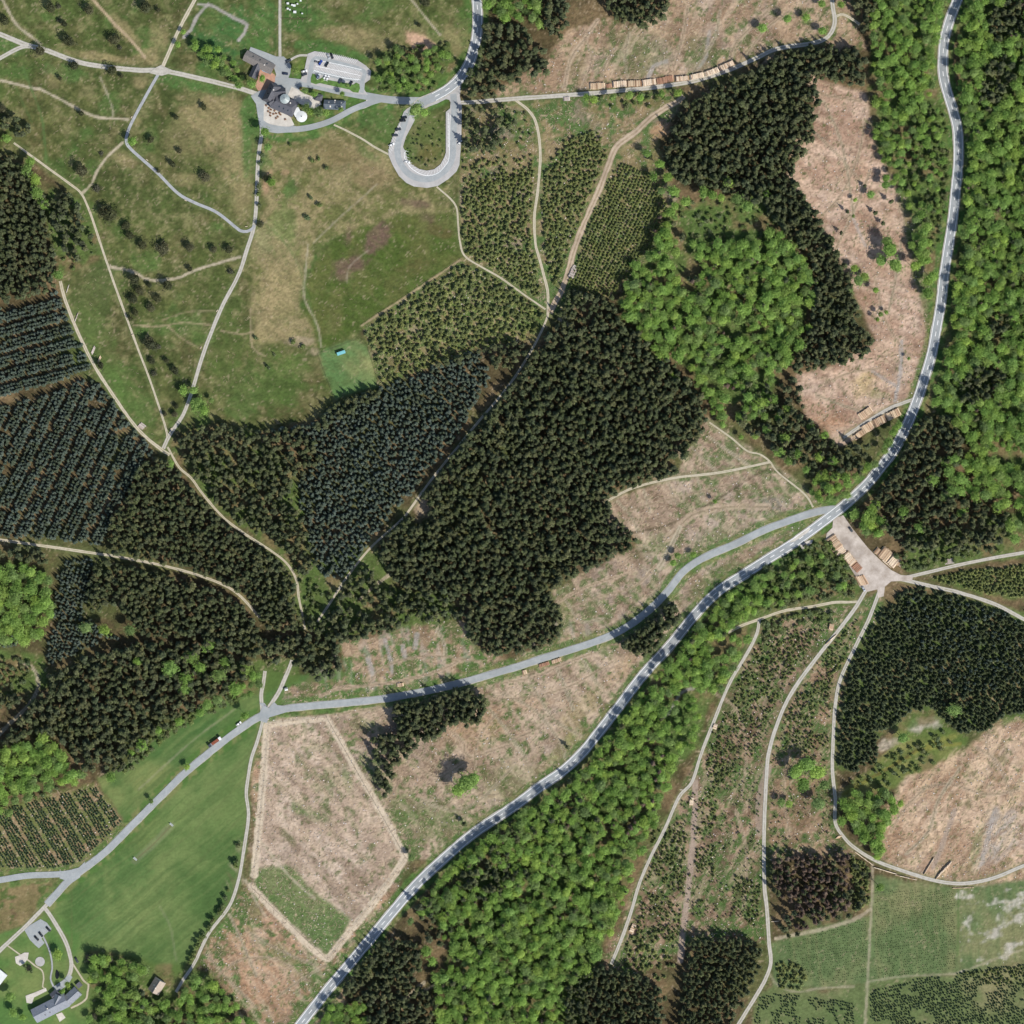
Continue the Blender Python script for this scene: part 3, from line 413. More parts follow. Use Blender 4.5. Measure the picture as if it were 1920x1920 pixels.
streak([(1440,1770),(1640,1640),(1920,1630),(1920,1785),(1520,1856)], 84, 7, 120, (128,130,90), (84,106,64), .35, 260); streak([(0,0),(905,0),(866,482),(620,757),(306,836),(112,530),(0,262)], 35, 9, 30, (118,116,76), (72,80,44), .3, 270)
cover([(482,1628),(540,1622),(600,1680),(660,1726),(616,1795),(475,1665)], meadcol((88,116,62),(112,124,76),(84,110,58)), None, .92)
blob(790,80,34,15,24,(206,170,142),1,.35); blob(812,96,15,8,30,(206,170,142),.95,.4)
# shrub belts and woods with a green floor
for p in ([(1660,0),(1795,0),(1768,104),(1790,220),(1792,352),(1770,500),(1745,650),(1720,540),(1690,400),(1640,260),(1625,160)],[(1420,1062),(1500,1012),(1560,1005),(1615,1100),(1605,1128),(1480,1150),(1410,1180),(1340,1290),(1310,1400),(1250,1450),(1200,1400),(1290,1210)],[(700,100),(740,90),(800,100),(845,80),(860,140),(800,185),(700,170)],[(165,1780),(340,1810),(400,1830),(470,1920),(165,1920)],[(0,1200),(90,1230),(90,1290),(0,1330)],[(1700,1000),(1920,940),(1920,1030),(1700,1075)],[(1270,380),(1450,365),(1470,440),(1380,470),(1300,480)],[(320,838),(350,790),(480,806),(560,900),(600,1070),(560,1180),(520,1040),(400,950)],[(560,1070),(700,1000),(760,1160),(640,1200),(570,1180)],[(1740,1085),(1920,1040),(1920,1150),(1800,1105)],[(85,350),(180,380),(192,480),(112,522),(90,430)],[(700,1095),(880,1122),(860,1165),(740,1182)],[(440,1240),(560,1235),(560,1275),(440,1315)],[(1168,545),(1190,500),(1266,380),(1420,380),(1524,530),(1498,650),(1430,762),(1405,800),(1302,702),(1152,570)],[(1680,1114),(1790,1116),(1920,1170),(1920,1318),(1850,1368),(1775,1350),(1650,1376),(1600,1448),(1566,1440),(1574,1330),(1642,1160)],[(1436,1080),(1212,1284),(1064,1466),(842,1626),(835,1920),(1060,1920),(1122,1800),(1190,1620),(1262,1450),(1344,1200)],[(1802,0),(1920,0),(1920,1000),(1742,758),(1800,500)]):
    cover(p, lerp(np.broadcast_to(alb((90,112,58)), PX.shape+(3,)), alb((124,112,78)), sstep(.5,.68,nB)), None, .85)
blob(795,955,22,14,-40,(176,156,130),.9); blob(730,1085,22,14,-30,(104,112,66),.7)
# distance to roads, verges, faint lines
RD = np.full(PX.shape, 1e3, np.float32)
def strokes(P, reach):
    """distance (px) to a polyline inside a window round it"""
    q = spline(P, 12); w = win(*q.min(0), *q.max(0), reach + 4); X0 = PX[w]; D = np.full(X0.shape, 1e3, np.float32); st = gx[1] - gx[0]; ox = w[1].start; oy = w[0].start
    for a, b in zip(q[:-1], q[1:]):
        i0 = max(0, int((min(a[0], b[0]) - reach - GX0) / st) - ox); i1 = min(D.shape[1], int((max(a[0], b[0]) + reach - GX0) / st) + 2 - ox)
        j0 = max(0, int((min(a[1], b[1]) - reach - GX0) / st) - oy); j1 = min(D.shape[0], int((max(a[1], b[1]) + reach - GX0) / st) + 2 - oy)
        if i1 <= i0 or j1 <= j0: continue
        X = X0[j0:j1, i0:i1]; Y = PY[w][j0:j1, i0:i1]; d = b - a; L2 = max(1e-6, d @ d)
        t = np.clip(((X - a[0]) * d[0] + (Y - a[1]) * d[1]) / L2, 0, 1)
        D[j0:j1, i0:i1] = np.minimum(D[j0:j1, i0:i1], np.hypot(X - a[0] - t * d[0], Y - a[1] - t * d[1]))
    return w, D
VERGE = lerp(np.broadcast_to(alb((84,116,58)), PX.shape+(3,)), alb((126,130,82)), sstep(.45,.65,nC))
for k, (P, w, mk, dirt) in LINES.items():
    wi, D = strokes(extl(P), 40); D = D - w / 2; RD[wi] = np.minimum(RD[wi], D)
    vw = 11 if mk.startswith('asphalt') and w > 8 else 3.5
    f = (sstep(vw + 3, vw - 3, D + (nC[wi] - .5) * 8) * (.85 if vw > 5 else .45))[..., None]
    GC[wi] = GC[wi] * (1 - f) + (VERGE[wi] if vw > 5 else alb((112,122,78))) * f
# grain: tufts, slash and bare spots a metre or two across
g1 = rng.random(PX.shape).astype(np.float32); g1 = .7 * g1 + .3 * np.roll(g1, 1, 1); gamp = np.choose(CID, [.45, .34, .16, .38, .28]).astype(np.float32)
GC = GC * (1 + gamp * (g1 - .5) * 1.5)[..., None]
tf = (sstep(.70, .80, .5 * rng.random(PX.shape) + .5 * nE) * np.choose(CID, [.3, .45, .0, .75, .3]))[..., None]; GC = GC * (1 - tf) + alb((78,98,50)) * tf
tf = (sstep(.74, .84, .5 * rng.random(PX.shape) + .5 * fbm(PX, PY, 9, 67, 2)) * np.choose(CID, [.4, .35, .0, .8, .3]))[..., None]; GC = GC * (1 - tf) + alb((196,176,146)) * tf
for P, w, c, s in FAINT:
    if s <= 0: continue
    wi, D = strokes(extl(P), 20); f = (sstep(w / 2 + 1.6, w / 2 - 1.2, D + (nE[wi] - .5) * 3.0) * s * (.75 + .7 * np.clip(nC[wi], 0, 1)))[..., None]; f = np.clip(f, 0, 1); GC[wi] = GC[wi] * (1 - f) + alb(FC[c]) * f
    if w >= 5 and c in ('pale', 'drag'):      # two wheel ruts with the crown between
        f = (sstep(2.2, .4, D) * .6)[..., None]; GC[wi] = GC[wi] * (1 - f) + alb((112,104,76)) * f
# relief: rough on felled land, always at or below the roads' level
amp = np.choose(CID, [0.25, 0.22, 0.10, 0.55, 0.14]).astype(np.float32)
HZ = -amp * (0.55 * fbm(PX, PY, 12, 5, 3) + 0.45 * fbm(PX, PY, 40, 6, 2)) * sstep(3, 12, RD)
vx = (PX - 960) * M; vy = (960 - PY) * M
allv = np.stack([vx, vy, HZ], -1).reshape(-1, 3).astype(np.float32); allc = np.clip(GC, 0, 1).reshape(-1, 3)
MG = {0: groundmat('forest_floor', .45, .15, .6), 1: groundmat('heath_ground', .30, .10, .5, (.30, .27, .18), .35), 2: groundmat('mown_grass', .14, .0, .25), 3: groundmat('felled_ground', .28, .45, .8, (.50, .42, .34), .35), 4: groundmat('rough_grass', .28, .12, .5, (.34, .31, .20), .3)}
q = np.arange(NG * NG).reshape(NG, NG); quad = np.stack([q[1:, :-1], q[1:, 1:], q[:-1, 1:], q[:-1, :-1]], -1).reshape(-1, 4); qc = CID[:-1, :-1].reshape(-1)
for cid, nm in enumerate(('forest_floor', 'heath_ground', 'meadow_ground', 'felled_ground', 'pasture_ground')):
    Q = quad[qc == cid]; u, inv = np.unique(Q, return_inverse=True); inv = inv.reshape(Q.shape)
    me = bpy.data.meshes.new(nm); me.vertices.add(len(u)); me.loops.add(Q.size); me.polygons.add(len(Q))
    me.vertices.foreach_set('co', allv[u].ravel()); me.loops.foreach_set('vertex_index', inv.ravel().astype(np.int32))
    me.polygons.foreach_set('loop_start', np.arange(0, Q.size, 4, dtype=np.int32)); me.polygons.foreach_set('loop_total', np.full(len(Q), 4, np.int32))
    me.update(calc_edges=True)
    ca = me.color_attributes.new('Col', 'FLOAT_COLOR', 'POINT'); ca.data.foreach_set('color', np.concatenate([allc[u], np.ones((len(u), 1), np.float32)], 1).ravel().astype(np.float32))
    me.polygons.foreach_set('use_smooth', [True] * len(Q)); me.materials.append(MG[cid])
    o = bpy.data.objects.new(nm, me); COL.objects.link(o); o['kind'] = 'structure'
far = plain('far_land', (78,96,52), .9, .1, .4, .01)
e0 = 430.0; e1 = 4500.0; e0 = (GX1 - 960) * M
o = mesh_obj('outer_land', [(-e1,-e1,-.3),(e1,-e1,-.3),(e1,e1,-.3),(-e1,e1,-.3),(-e0,-e0,-.3),(e0,-e0,-.3),(e0,e0,-.3),(-e0,e0,-.3)], [(0,1,5,4),(1,2,6,5),(2,3,7,6),(3,0,4,7)], far); o['kind'] = 'structure'

# ------------------------------------------------------------------ road sheets
RM = {'asphalt': roadmat('asphalt_main', (136,140,141), (162,165,166), .6, (144,150,153), .3, .85, .45, (120,123,124)), 'asphalt2': roadmat('asphalt_lane', (136,141,142), (164,167,166), .4, (148,154,156), .2, .85, .4, (126,129,129)), 'asphalt3': roadmat('asphalt_path', (140,142,144), (166,167,168), .0, None, .3),
      'gravel': roadmat('gravel', (148,144,134), (184,179,168), .55, (184,179,169), .45, .9, 0, None, (128,126,96)), 'sand': roadmat('sandy_track', (150,141,120), (188,179,158), .6, (196,187,168), .5, .9, 0, None, (122,122,80)), 'mud': roadmat('churned_earth', (134,116,96), (180,162,138), .7, (186,170,148), .35, .9, .4, (120,104,88), (134,120,96)),
      'paving': roadmat('pale_paving', (172,166,156), (204,198,188), 0, None, .2), 'lot': roadmat('car_park_paving', (156,154,151), (178,175,172), 0, None, .15), 'yard': roadmat('yard_gravel', (150,138,126), (196,186,176), 0, None, .12, .9, .7, (128,118,110)), 'redpave': roadmat('red_paving', (160,120,100), (186,148,126), 0, None, .3)}
MARK = plain('road_paint', (228,229,227), .6, .3, .08, .8)
ZC = [0.03]
def nz():
    ZC[0] += 0.006; return ZC[0]
def ribbon(name, P, wpx, mat, dirt=0.0, z=None, parent=None, step=5.0, off=0.0):
    q = spline(P, step); q = np.array([W(x, y)[:2] for x, y in q]); d = np.gradient(q, axis=0); d /= np.linalg.norm(d, axis=1)[:, None] + 1e-9; n = np.stack([-d[:, 1], d[:, 0]], 1)
    w = wpx * M / 2; s = np.concatenate([[0], np.cumsum(np.linalg.norm(np.diff(q, axis=0), axis=1))]); z = nz() if z is None else z
    wl = w * (1 + dirt * 2 * (fbm(s, s * 0 + 3.3 + len(name), 9, 11, 3) - .5)); wr = w * (1 + dirt * 2 * (fbm(s, s * 0 + 9.1 + wpx, 9, 12, 3) - .5))
    q = q + n * off
    V = []; F = []; U = []
    for i in range(len(q)):
        for t in (-1, -.5, 0, .5, 1):
            ww = (wl[i] if t < 0 else wr[i]) * t; V.append((q[i][0] + n[i][0] * ww, q[i][1] + n[i][1] * ww, z)); U.append((t, s[i] * .1))
    for i in range(len(q) - 1):
        for k in range(4): a = i * 5 + k; F.append((a, a + 5, a + 6, a + 1)[::-1])
    o = mesh_obj(name, V, F, mat, parent); me = o.data; uv = me.uv_layers.new(name='UVMap'); li = np.zeros(len(me.loops), np.int32); me.loops.foreach_get('vertex_index', li)
    uv.data.foreach_set('uv', np.array(U, np.float32)[li].ravel())
    if parent is None: o['kind'] = 'structure'
    return o
def sheet(name, P, mat, holes=(), z=None, parent=None, thick=0.0):
    z = nz() if z is None else z; rings = [[Vector(W(x, y, z)) for x, y in r] for r in [P, *holes]]; T = tessellate_polygon(rings); V = [v for r in rings for v in r]; F = []
    for a, b, c in T:
        if (V[b] - V[a]).cross(V[c] - V[a]).z < 0: a, b, c = a, c, b
        F.append((a, b, c))
    if thick:
        n0 = len(V); V = V + [v - Vector((0, 0, thick)) for v in V]; k = 0
        for r in rings:
            m = len(r); F += [(k + i, k + (i + 1) % m, n0 + k + (i + 1) % m, n0 + k + i) for i in range(m)]; k += m
    o = mesh_obj(name, V, F, mat, parent); o.data.uv_layers.new(name='UVMap')
    if parent is None: o['kind'] = 'structure'
    return o
order = sorted(LINES, key=lambda k: {'sand': 0, 'mud': 0, 'gravel': 1, 'asphalt3': 2, 'asphalt2': 3, 'asphalt': 4}[LINES[k][2]])
LOT_OUT = [(757.5,209),(748,232.5),(737,255),(728.5,281),(728.5,291),(736,309),(748,330),(762,343),(776,349.7),(800.6,352.5),(821,348.7),(841,335.6),(856,321.5),(861.5,309),(865,264),(866,200),(862,180),(866,150),(852,160),(835,178),(800,192),(775,198),(764,203)]
LOT_IN = [(789,207),(802.5,200.6),(820,194),(836,186),(842,187),(845,192),(844,203),(836,210),(836,245),(836,286),(833,295),(826,308),(814,317.5),(800,320),(786,317),(772.5,309),(764,299),(760,285),(755.6,275.6),(761,257),(778,225),(775,217.5)]
ROADS = {}
for k in order:
    if LINES[k][2] in ('sand', 'mud', 'gravel'): P, w, mk, dirt = LINES[k]; ROADS[k] = ribbon(k, extl(P), w, RM[mk], dirt)
sheet('log_yard', [(1581,966),(1597,989),(1614,1011),(1628,1028),(1647,1047),(1671,1069),(1689,1078),(1712,1080),(1710,1089),(1671,1090),(1659,1100),(1657,1118),(1646,1121),(1645,1105),(1624,1110),(1612,1100),(1602,1077),(1585,1050),(1568,1030),(1548,1012),(1550,1000),(1561,989),(1562,972)], RM['yard'])
sheet('inn_forecourt', [(487,170),(506,166),(512,152),(518,140),(514,128),(480,112),(466,98),(470,88),(490,95),(518,106),(532,106),(541,114),(546,124),(544,138),(540,148),(560,152),(562,166),(560,186),(540,178),(520,190),(500,206),(512,226),(545,234),(560,238),(560,247),(520,250),(500,247),(487,238),(483,215),(480,195),(470,180)], RM['asphalt2'])
sheet('cafe_terrace', [(495,195),(508,200),(535,213),(545,220),(552,234),(536,240),(512,238),(494,228)], RM['paving'])
sheet('barn_patio', [(486,124),(515,140),(519,148),(512,158),(500,168),(484,170),(478,160),(484,148)], RM['redpave'])
sheet('inn_court', [(547,162),(562,170),(572,176),(600,186),(603,196),(586,205),(575,200),(563,195),(548,186),(540,178)], RM['paving'])
sheet('stone_triangle', [(690,182),(712,187),(718,191),(700,196),(684,203),(676,205),(682,196)], RM['paving'])
sheet('hotel_car_park', [(46,1744),(57,1734),(76,1723),(88,1730),(97,1742),(84,1752),(78,1760),(84,1768),(73,1778),(66,1772),(56,1762)], RM['asphalt2'])
sheet('hotel_forecourt', [(100,1850),(118,1838),(130,1826),(136,1832),(128,1846),(114,1856),(104,1860)], RM['asphalt2'])
sheet('hotel_terrace', [(48,1867),(62,1862),(86,1852),(88,1858),(64,1870),(60,1882),(50,1880)], RM['paving'])
sheet('garden_terrace', [(105,1902),(116,1898),(123,1908),(112,1916)], RM['paving'])
sheet('round_plaza', [(75 + 9 * math.cos(t), 1803 + 9 * math.sin(t)) for t in np.linspace(0, 2 * math.pi, 28, endpoint=False)], RM['lot'])
sheet('play_terrace', [(28,1794),(34,1792),(46,1786),(54,1786),(52,1798),(46,1806),(38,1811),(30,1806)], RM['paving'])
for k in order:
    if not LINES[k][2] in ('sand', 'mud', 'gravel') and k != 'main_road' and k != 'top_road': P, w, mk, dirt = LINES[k]; ROADS[k] = ribbon(k, extl(P), w, RM[mk], dirt)
for nm, P in (('road_fork', [(160,1615),(134,1640),(112,1632),(112,1647),(128,1652),(118,1664),(134,1656),(150,1645)]), ('lane_junction', [(480,1352),(492,1325),(486,1318),(496,1318),(503,1328),(514,1316),(520,1322),(545,1325),(545,1333),(505,1345),(500,1356),(490,1352)]), ('heath_crossroads', [(290,128),(302,122),(310,126),(322,131),(318,138),(304,142),(296,141),(280,137)])): sheet(nm, P, RM['gravel' if nm == 'heath_crossroads' else 'asphalt2'])
LOT = sheet('loop_car_park', LOT_OUT, RM['lot'], [LOT_IN])
ribbon('loop_carriageway', [(764,212),(756,238),(748,262),(745,282),(749,302),(762,322),(780,333),(802,336),(824,328),(842,310),(849,288),(850,250),(852,205),(850,176)], 12, RM['asphalt2'])
PARK = sheet('inn_car_park', [(577,101),(590,96),(615,100),(648,107.5),(670,112.5),(686,123),(696,133),(694,149),(684,156),(683,168),(690,178),(668,176),(640,170),(580,158),(563,152),(571,130),(576,107)], RM['lot'])
ribbon('car_park_aisle', [(579,158),(583,128),(588,112),(600,110),(640,120),(676,130),(684,138),(680,150),(678,174)], 8, RM['asphalt2'])
ribbon('car_park_lane', [(584,133),(610,139),(645,147),(680,153)], 7, RM['asphalt2'])
GR = plain('island_grass', (84,112,58), .9, .1, .35, .4, 0, .5)
for nm, P in (('car_park_island', [(586,138),(592,140),(594,148),(610,149),(625,152),(650,156),(662,159),(668,155),(674,158),(675,166),(672,174),(662,173),(655,168),(600,156),(592,158),(583,155),(583,147)]),): sheet(nm, P, GR, z=.62, thick=.3)
for k in ('top_road', 'main_road'): ribbon('road_shoulder', extl(LINES[k][0]), LINES[k][1] + 3.2, RM['gravel'], .14)
ribbon('lane_shoulder', extl(SECOND), 14.5, RM['gravel'], .16, z=.028)
for k in ('top_road', 'main_road'): P, w, mk, dirt = LINES[k]; ROADS[k] = ribbon(k, extl(P), w, RM[mk], dirt)
sheet('junction_mouth', [(1552,950),(1575,948),(1560,972),(1540,985),(1545,968)], RM['asphalt2'])
sheet('bus_bay', [(1478,1018),(1492,1005),(1514,990),(1520,990),(1515,998),(1490,1015)], RM['paving']); sheet('stopping_bay', [(1500,1022),(1504,1031),(1522,1019),(1524,1012),(1514,1014)], RM['paving'])
# painted markings: parts of their road
ZM = nz()
def offs(P, o):
    q = spline(P, 8); d = np.gradient(q, axis=0); d /= np.linalg.norm(d, axis=1)[:, None]; n = np.stack([-d[:, 1], d[:, 0]], 1); return [tuple(p) for p in q + n * o]
for k in ('main_road', 'top_road'):
    P = extl(LINES[k][0]) if k == 'main_road' else extl(LINES[k][0])[:-3]
    for s in (-1, 1): ribbon('edge_line', offs(P, s * 7.2), 1.0, MARK, 0, ZM, ROADS[k], 8)
    q = spline(P, 2.0); i = 0; s = np.concatenate([[0], np.cumsum(np.linalg.norm(np.diff(q, axis=0), axis=1))])
    dv, df = boxvf((0, 0, 0), (9 * M, .42, .02)); dme = bpy.data.meshes.new('lane_dash'); dme.from_pydata(dv, [], df); dme.materials.append(MARK)
    for t in np.arange(6, s[-1] - 6, 21.5):
        x = np.interp(t, s, q[:, 0]); y = np.interp(t, s, q[:, 1]); x2 = np.interp(t + 3, s, q[:, 0]); y2 = np.interp(t + 3, s, q[:, 1])
        if not (-20 < x < 1940 and -20 < y < 1940): continue
        inst('lane_dash', dme, ROADS[k], W(x, y, ZM + .01), math.atan2(-(y2 - y), x2 - x))
def bays(P, n, ang, ln, parent):
    q = spline(P, 2.0); s = np.concatenate([[0], np.cumsum(np.linalg.norm(np.diff(q, axis=0), axis=1))]); bv, bf = boxvf((0, 0, 0), (ln * M, .16, .02)); me = bpy.data.meshes.new('bay_line'); me.from_pydata(bv, [], bf); me.materials.append(MARK)
    for t in np.linspace(0, s[-1], n):
        x = np.interp(t, s, q[:, 0]); y = np.interp(t, s, q[:, 1]); x2 = np.interp(min(t + 2, s[-1]), s, q[:, 0]); y2 = np.interp(min(t + 2, s[-1]), s, q[:, 1]); x1 = np.interp(max(t - 2, 0), s, q[:, 0]); y1 = np.interp(max(t - 2, 0), s, q[:, 1])
        inst('bay_line', me, parent, W(x, y, ZM + .01), math.atan2(-(y2 - y1), x2 - x1) + math.radians(ang))
bays([(762,283),(765,300),(776,314),(790,323),(804,325),(818,321),(830,309),(837,296)], 20, 55, 9, LOT)
bays([(731,284),(740,258),(750,236)], 12, 60, 10, LOT)
bays([(593,118),(630,126),(672,136)], 30, 70, 11, PARK); bays([(590,131),(630,138),(672,148)], 30, 70, 11, PARK); bays([(598,101),(640,108),(668,116)], 22, 70, 10, PARK)
for P in ([(590,112),(640,122),(678,131)], [(592,124),(640,134),(676,142)], [(588,132),(610,138),(645,146),(676,150)], [(762,283),(758,287),(760,300),(772,316),(790,327),(806,329),(822,324),(836,309),(842,295),(843,250),(844,214)]): ribbon('bay_edge', P, .9, MARK, 0, ZM + .004, PARK if P[0][1] < 150 else LOT, 4)
db, dfb = boxvf((0, 0, 0), (.45, 3.2, .02)); dm = bpy.data.meshes.new('bus_bay_dash'); dm.from_pydata(db, [], dfb); dm.materials.append(MARK)
for t in range(9): inst('bus_bay_dash', dm, LOT, W(840.3, 216 + t * 7.0, ZM + .01))

# ------------------------------------------------------------------ tree models
BARK = plain('bark', (112,92,74), .9, .1, .3, 2.0); BARKP = plain('pine_bark', (150,104,74), .9, .1, .3, 2.0)
LM = {'spruce': leafmat('spruce_needles', [(.044,.058,.024),(.074,.090,.034),(.060,.078,.038),(.100,.106,.044),(.054,.066,.032),(.086,.102,.042)], .55, .12),
      'blue': leafmat('blue_spruce_needles', [(.058,.084,.058),(.104,.136,.108),(.080,.108,.078),(.072,.090,.050),(.094,.124,.106)], .5, .12),
      'young': leafmat('young_conifer_needles', [(.115,.145,.044),(.185,.205,.064),(.150,.185,.066),(.120,.140,.050)], .5, .18),
      'broad': leafmat('broadleaf_leaves', [(.175,.300,.066),(.255,.405,.084),(.215,.350,.092),(.310,.440,.086),(.175,.255,.090),(.235,.375,.076)], .40, .30),
      'shrub': leafmat('shrub_leaves', [(.115,.160,.048),(.160,.205,.060),(.125,.170,.075),(.160,.172,.072)], .45, .25),
      'pine': leafmat('heath_pine_needles', [(.046,.054,.024),(.070,.076,.030),(.088,.086,.044)], .5, .12),
      'dead': leafmat('dead_needles', [(.150,.102,.074),(.115,.082,.062),(.170,.124,.092)], .45, .05),
      'fir': leafmat('fir_needles', [(.046,.074,.036),(.064,.094,.046)], .45, .10)}
LM['firy'] = leafmat('young_fir_needles', [(.050,.068,.030),(.072,.090,.036),(.060,.082,.044)], .5, .12); LM['olive'] = leafmat('grey_leaves', [(.080,.085,.050),(.105,.105,.068)], .4, .2)
def conifer(seed, H, R, base, nwh, nbr, prof, width=.34, droop=.3, trunk_r=.18, core=.55):
    r = random.Random(seed); c = MB(); t = MB()
    t.cyl((0, 0, -.7), (0, 0, H * .93), trunk_r, .03, 7)
    zb = H * base
    cs = []
    for k in range(8): a = 2 * math.pi * k / 8; cs.append((math.cos(a) * R * core, math.sin(a) * R * core, zb + .04 * H))
    c.add(cs + [(0, 0, H * .9), (0, 0, zb + .02 * H)], [(k, (k + 1) % 8, 8) for k in range(8)] + [((k + 1) % 8, k, 9) for k in range(8)])
    for w in range(nwh):
        f = w / (nwh - 1); z = zb + (H * .985 - zb) * f; rad = R * prof(f); m = max(4, round(nbr * (1 - .45 * f))); a0 = r.random() * 7
        for b in range(m):
            a = a0 + 2 * math.pi * (b + r.uniform(-.25, .25)) / m; L = rad * r.uniform(.5, 1.22); wd = max(.12, L * width * r.uniform(.7, 1.25)); dz = -L * droop * r.uniform(.2, 1.6); zz = z + r.uniform(-.45, .45)
            ca, sa = math.cos(a), math.sin(a)
            def P(u, v, h): return (ca * u - sa * v, sa * u + ca * v, zz + h)
            c.add([P(0, 0, 0), P(L * .55, wd, dz * .55 - .12), P(L, 0, dz), P(L * .55, -wd, dz * .55 - .12), P(L * .6, 0, dz * .35 + .14)], [(0, 4, 1), (1, 4, 2), (2, 4, 3), (3, 4, 0)])
    c.add([(.1, 0, H * .93), (-.05, .09, H * .93), (-.05, -.09, H * .93), (0, 0, H * 1.02)], [(0, 1, 3), (1, 2, 3), (2, 0, 3)])
    return c, t
def broad(seed, H, R, ncl, nl, leaf, base=.35, flat=.62, trunk_r=.28, lobe=(.30, .44)):
    r = random.Random(seed); c = MB(); t = MB(); zc = H - R * flat * 1.02
    t.cyl((0, 0, -.7), (r.uniform(-.2, .2), r.uniform(-.2, .2), H * .55), trunk_r, trunk_r * .5, 7)
    for k in range(4):
        a = r.random() * 7; t.cyl((0, 0, H * .40), (math.cos(a) * R * .6, math.sin(a) * R * .6, zc), trunk_r * .45, .05, 5)
    cl = [(0, 0, zc + R * flat * .62, R * lobe[1])]
    for k in range(ncl - 1):
        a = k * 2.399 + r.uniform(-.4, .4); q = math.sqrt((k + .6) / ncl); rr = R * .80 * q * r.uniform(.70, 1.22); lz = zc + R * flat * (.66 * (1 - q * q) + r.uniform(-.22, .16))
        cl.append((math.cos(a) * rr, math.sin(a) * rr, lz, R * r.uniform(*lobe)))
    for x, y, z, rc in cl:
        for _ in range(int(nl * (rc / (R * .37)) ** 2)):
            u = r.uniform(-.45, 1); a = r.random() * 6.2832; s = math.sqrt(max(0, 1 - u * u)); d = Vector((s * math.cos(a), s * math.sin(a), u)); p = Vector((x, y, z)) + d * rc * r.uniform(.72, 1.06)
            n = (d + Vector((r.uniform(-1, 1), r.uniform(-1, 1), r.uniform(-.6, 1))) * .42).normalized(); e = n.orthogonal().normalized(); e.rotate(Matrix.Rotation(r.random() * 6.28, 3, n)); g = n.cross(e); h = leaf * r.uniform(.65, 1.3)
            c.add([p - e * h, p - g * h * .55, p + e * h, p + g * h * .55], [(0, 1, 2, 3)])
    # dark inner mass so that gaps look into shade
    V = [(0, 0, zc + R * flat * .30)]; F = []
    for i, (zf, rf) in enumerate(((.10, .42), (-.25, .66), (-.55, .40))):
        for k in range(8): a = 2 * math.pi * k / 8; V.append((math.cos(a) * R * rf, math.sin(a) * R * rf, zc + R * flat * zf))
    for k in range(8):
        F.append((0, 1 + k, 1 + (k + 1) % 8))
        for i in range(2): F.append((1 + i * 8 + k, 9 + i * 8 + k, 9 + i * 8 + (k + 1) % 8, 1 + i * 8 + (k + 1) % 8))
    c.add(V, F); return c, t
PROT = {}      # kind -> list of (crown mesh, trunk mesh, joined mesh, nominal crown radius)
def proto(kind, variants, leaf, bark=None):
    L = []
    for c, t, R in variants:
        j = MB(); j.add(c.v, c.f, 0); j.add(t.v, t.f, 1)
        L.append((c.mesh('crown', LM[leaf]), t.mesh('trunk', bark or BARK), j.mesh(kind, [LM[leaf], bark or BARK]), R))
    PROT[kind] = L
dome = lambda f: (1 - f ** 1.15) * .93 + .07
cone = lambda f: (1 - f) ** .85 * .95 + .05
proto('spruce_tree', [(*conifer(s, H, R * 1.08, .42, 9, 8, dome, .30, .25, .2, .42), R) for s, H, R in ((1, 20, 2.9), (2, 22, 3.1), (3, 19, 2.7), (4, 21, 3.0), (5, 18, 2.8))], 'spruce', BARKP)
proto('blue_spruce', [(*conifer(s, H, R, .18, 9, 9, cone, .34, .22, .12), R) for s, H, R in ((11, 10.5, 1.9), (12, 9.5, 1.8), (13, 11, 2.0))], 'blue')
proto('young_conifer', [(*conifer(s, H, R * 1.12, .08, 6, 8, cone, .40, .12, .07), R) for s, H, R in ((21, 4.2, 1.45), (22, 3.6, 1.35), (23, 4.8, 1.5))], 'young')
proto('fir_sapling', [(*conifer(s, H, R, .06, 5, 7, cone, .42, .15, .05), R) for s, H, R in ((31, 2.2, .85), (32, 1.9, .8))], 'fir')
proto('young_fir', [(*conifer(s, H, R * 1.08, .10, 8, 8, cone, .36, .2, .1), R) for s, H, R in ((35, 7.0, 1.8), (36, 6.2, 1.7), (37, 7.8, 1.9))], 'firy')
proto('broadleaf_tree', [(*broad(s, H, R, n, 50, .33, .35, .62, .28, (.14, .27)), 4.3) for s, H, R, n in ((41, 15, 5.0, 44), (42, 14, 5.0, 38), (43, 16, 5.0, 46), (44, 13, 5.0, 36), (45, 15.5, 5.0, 40), (46, 14.5, 5.0, 40), (47, 13.5, 5.0, 44))], 'broad')
proto('shrub', [(*broad(s, H, R, 7, 26, .26, .2, .7, .08, (.36, .5)), R) for s, H, R in ((51, 2.9, 1.6), (52, 2.5, 1.6), (53, 3.4, 1.6))], 'shrub')
proto('heath_pine', [(*broad(s, H, R, 13, 44, .30, .3, .85, .2, (.30, .42)), R) for s, H, R in ((61, 7.6, 3.6), (62, 6.8, 3.6), (63, 8.4, 3.6))], 'pine', BARKP)
proto('grey_bush', [(*broad(s, H, R, 9, 26, .30, .2, .6, .1, (.32, .46)), R) for s, H, R in ((66, 3.2, 2.6), (67, 2.8, 2.6))], 'olive')
proto('dead_spruce', [(*conifer(s, H, R, .38, 9, 8, dome, .30, .3), R) for s, H, R in ((71, 16, 2.5), (72, 17, 2.6))], 'dead')
proto('seedling', [(*conifer(81, .8, .38, .05, 3, 5, cone, .45, .1, .03), .38)], 'fir')

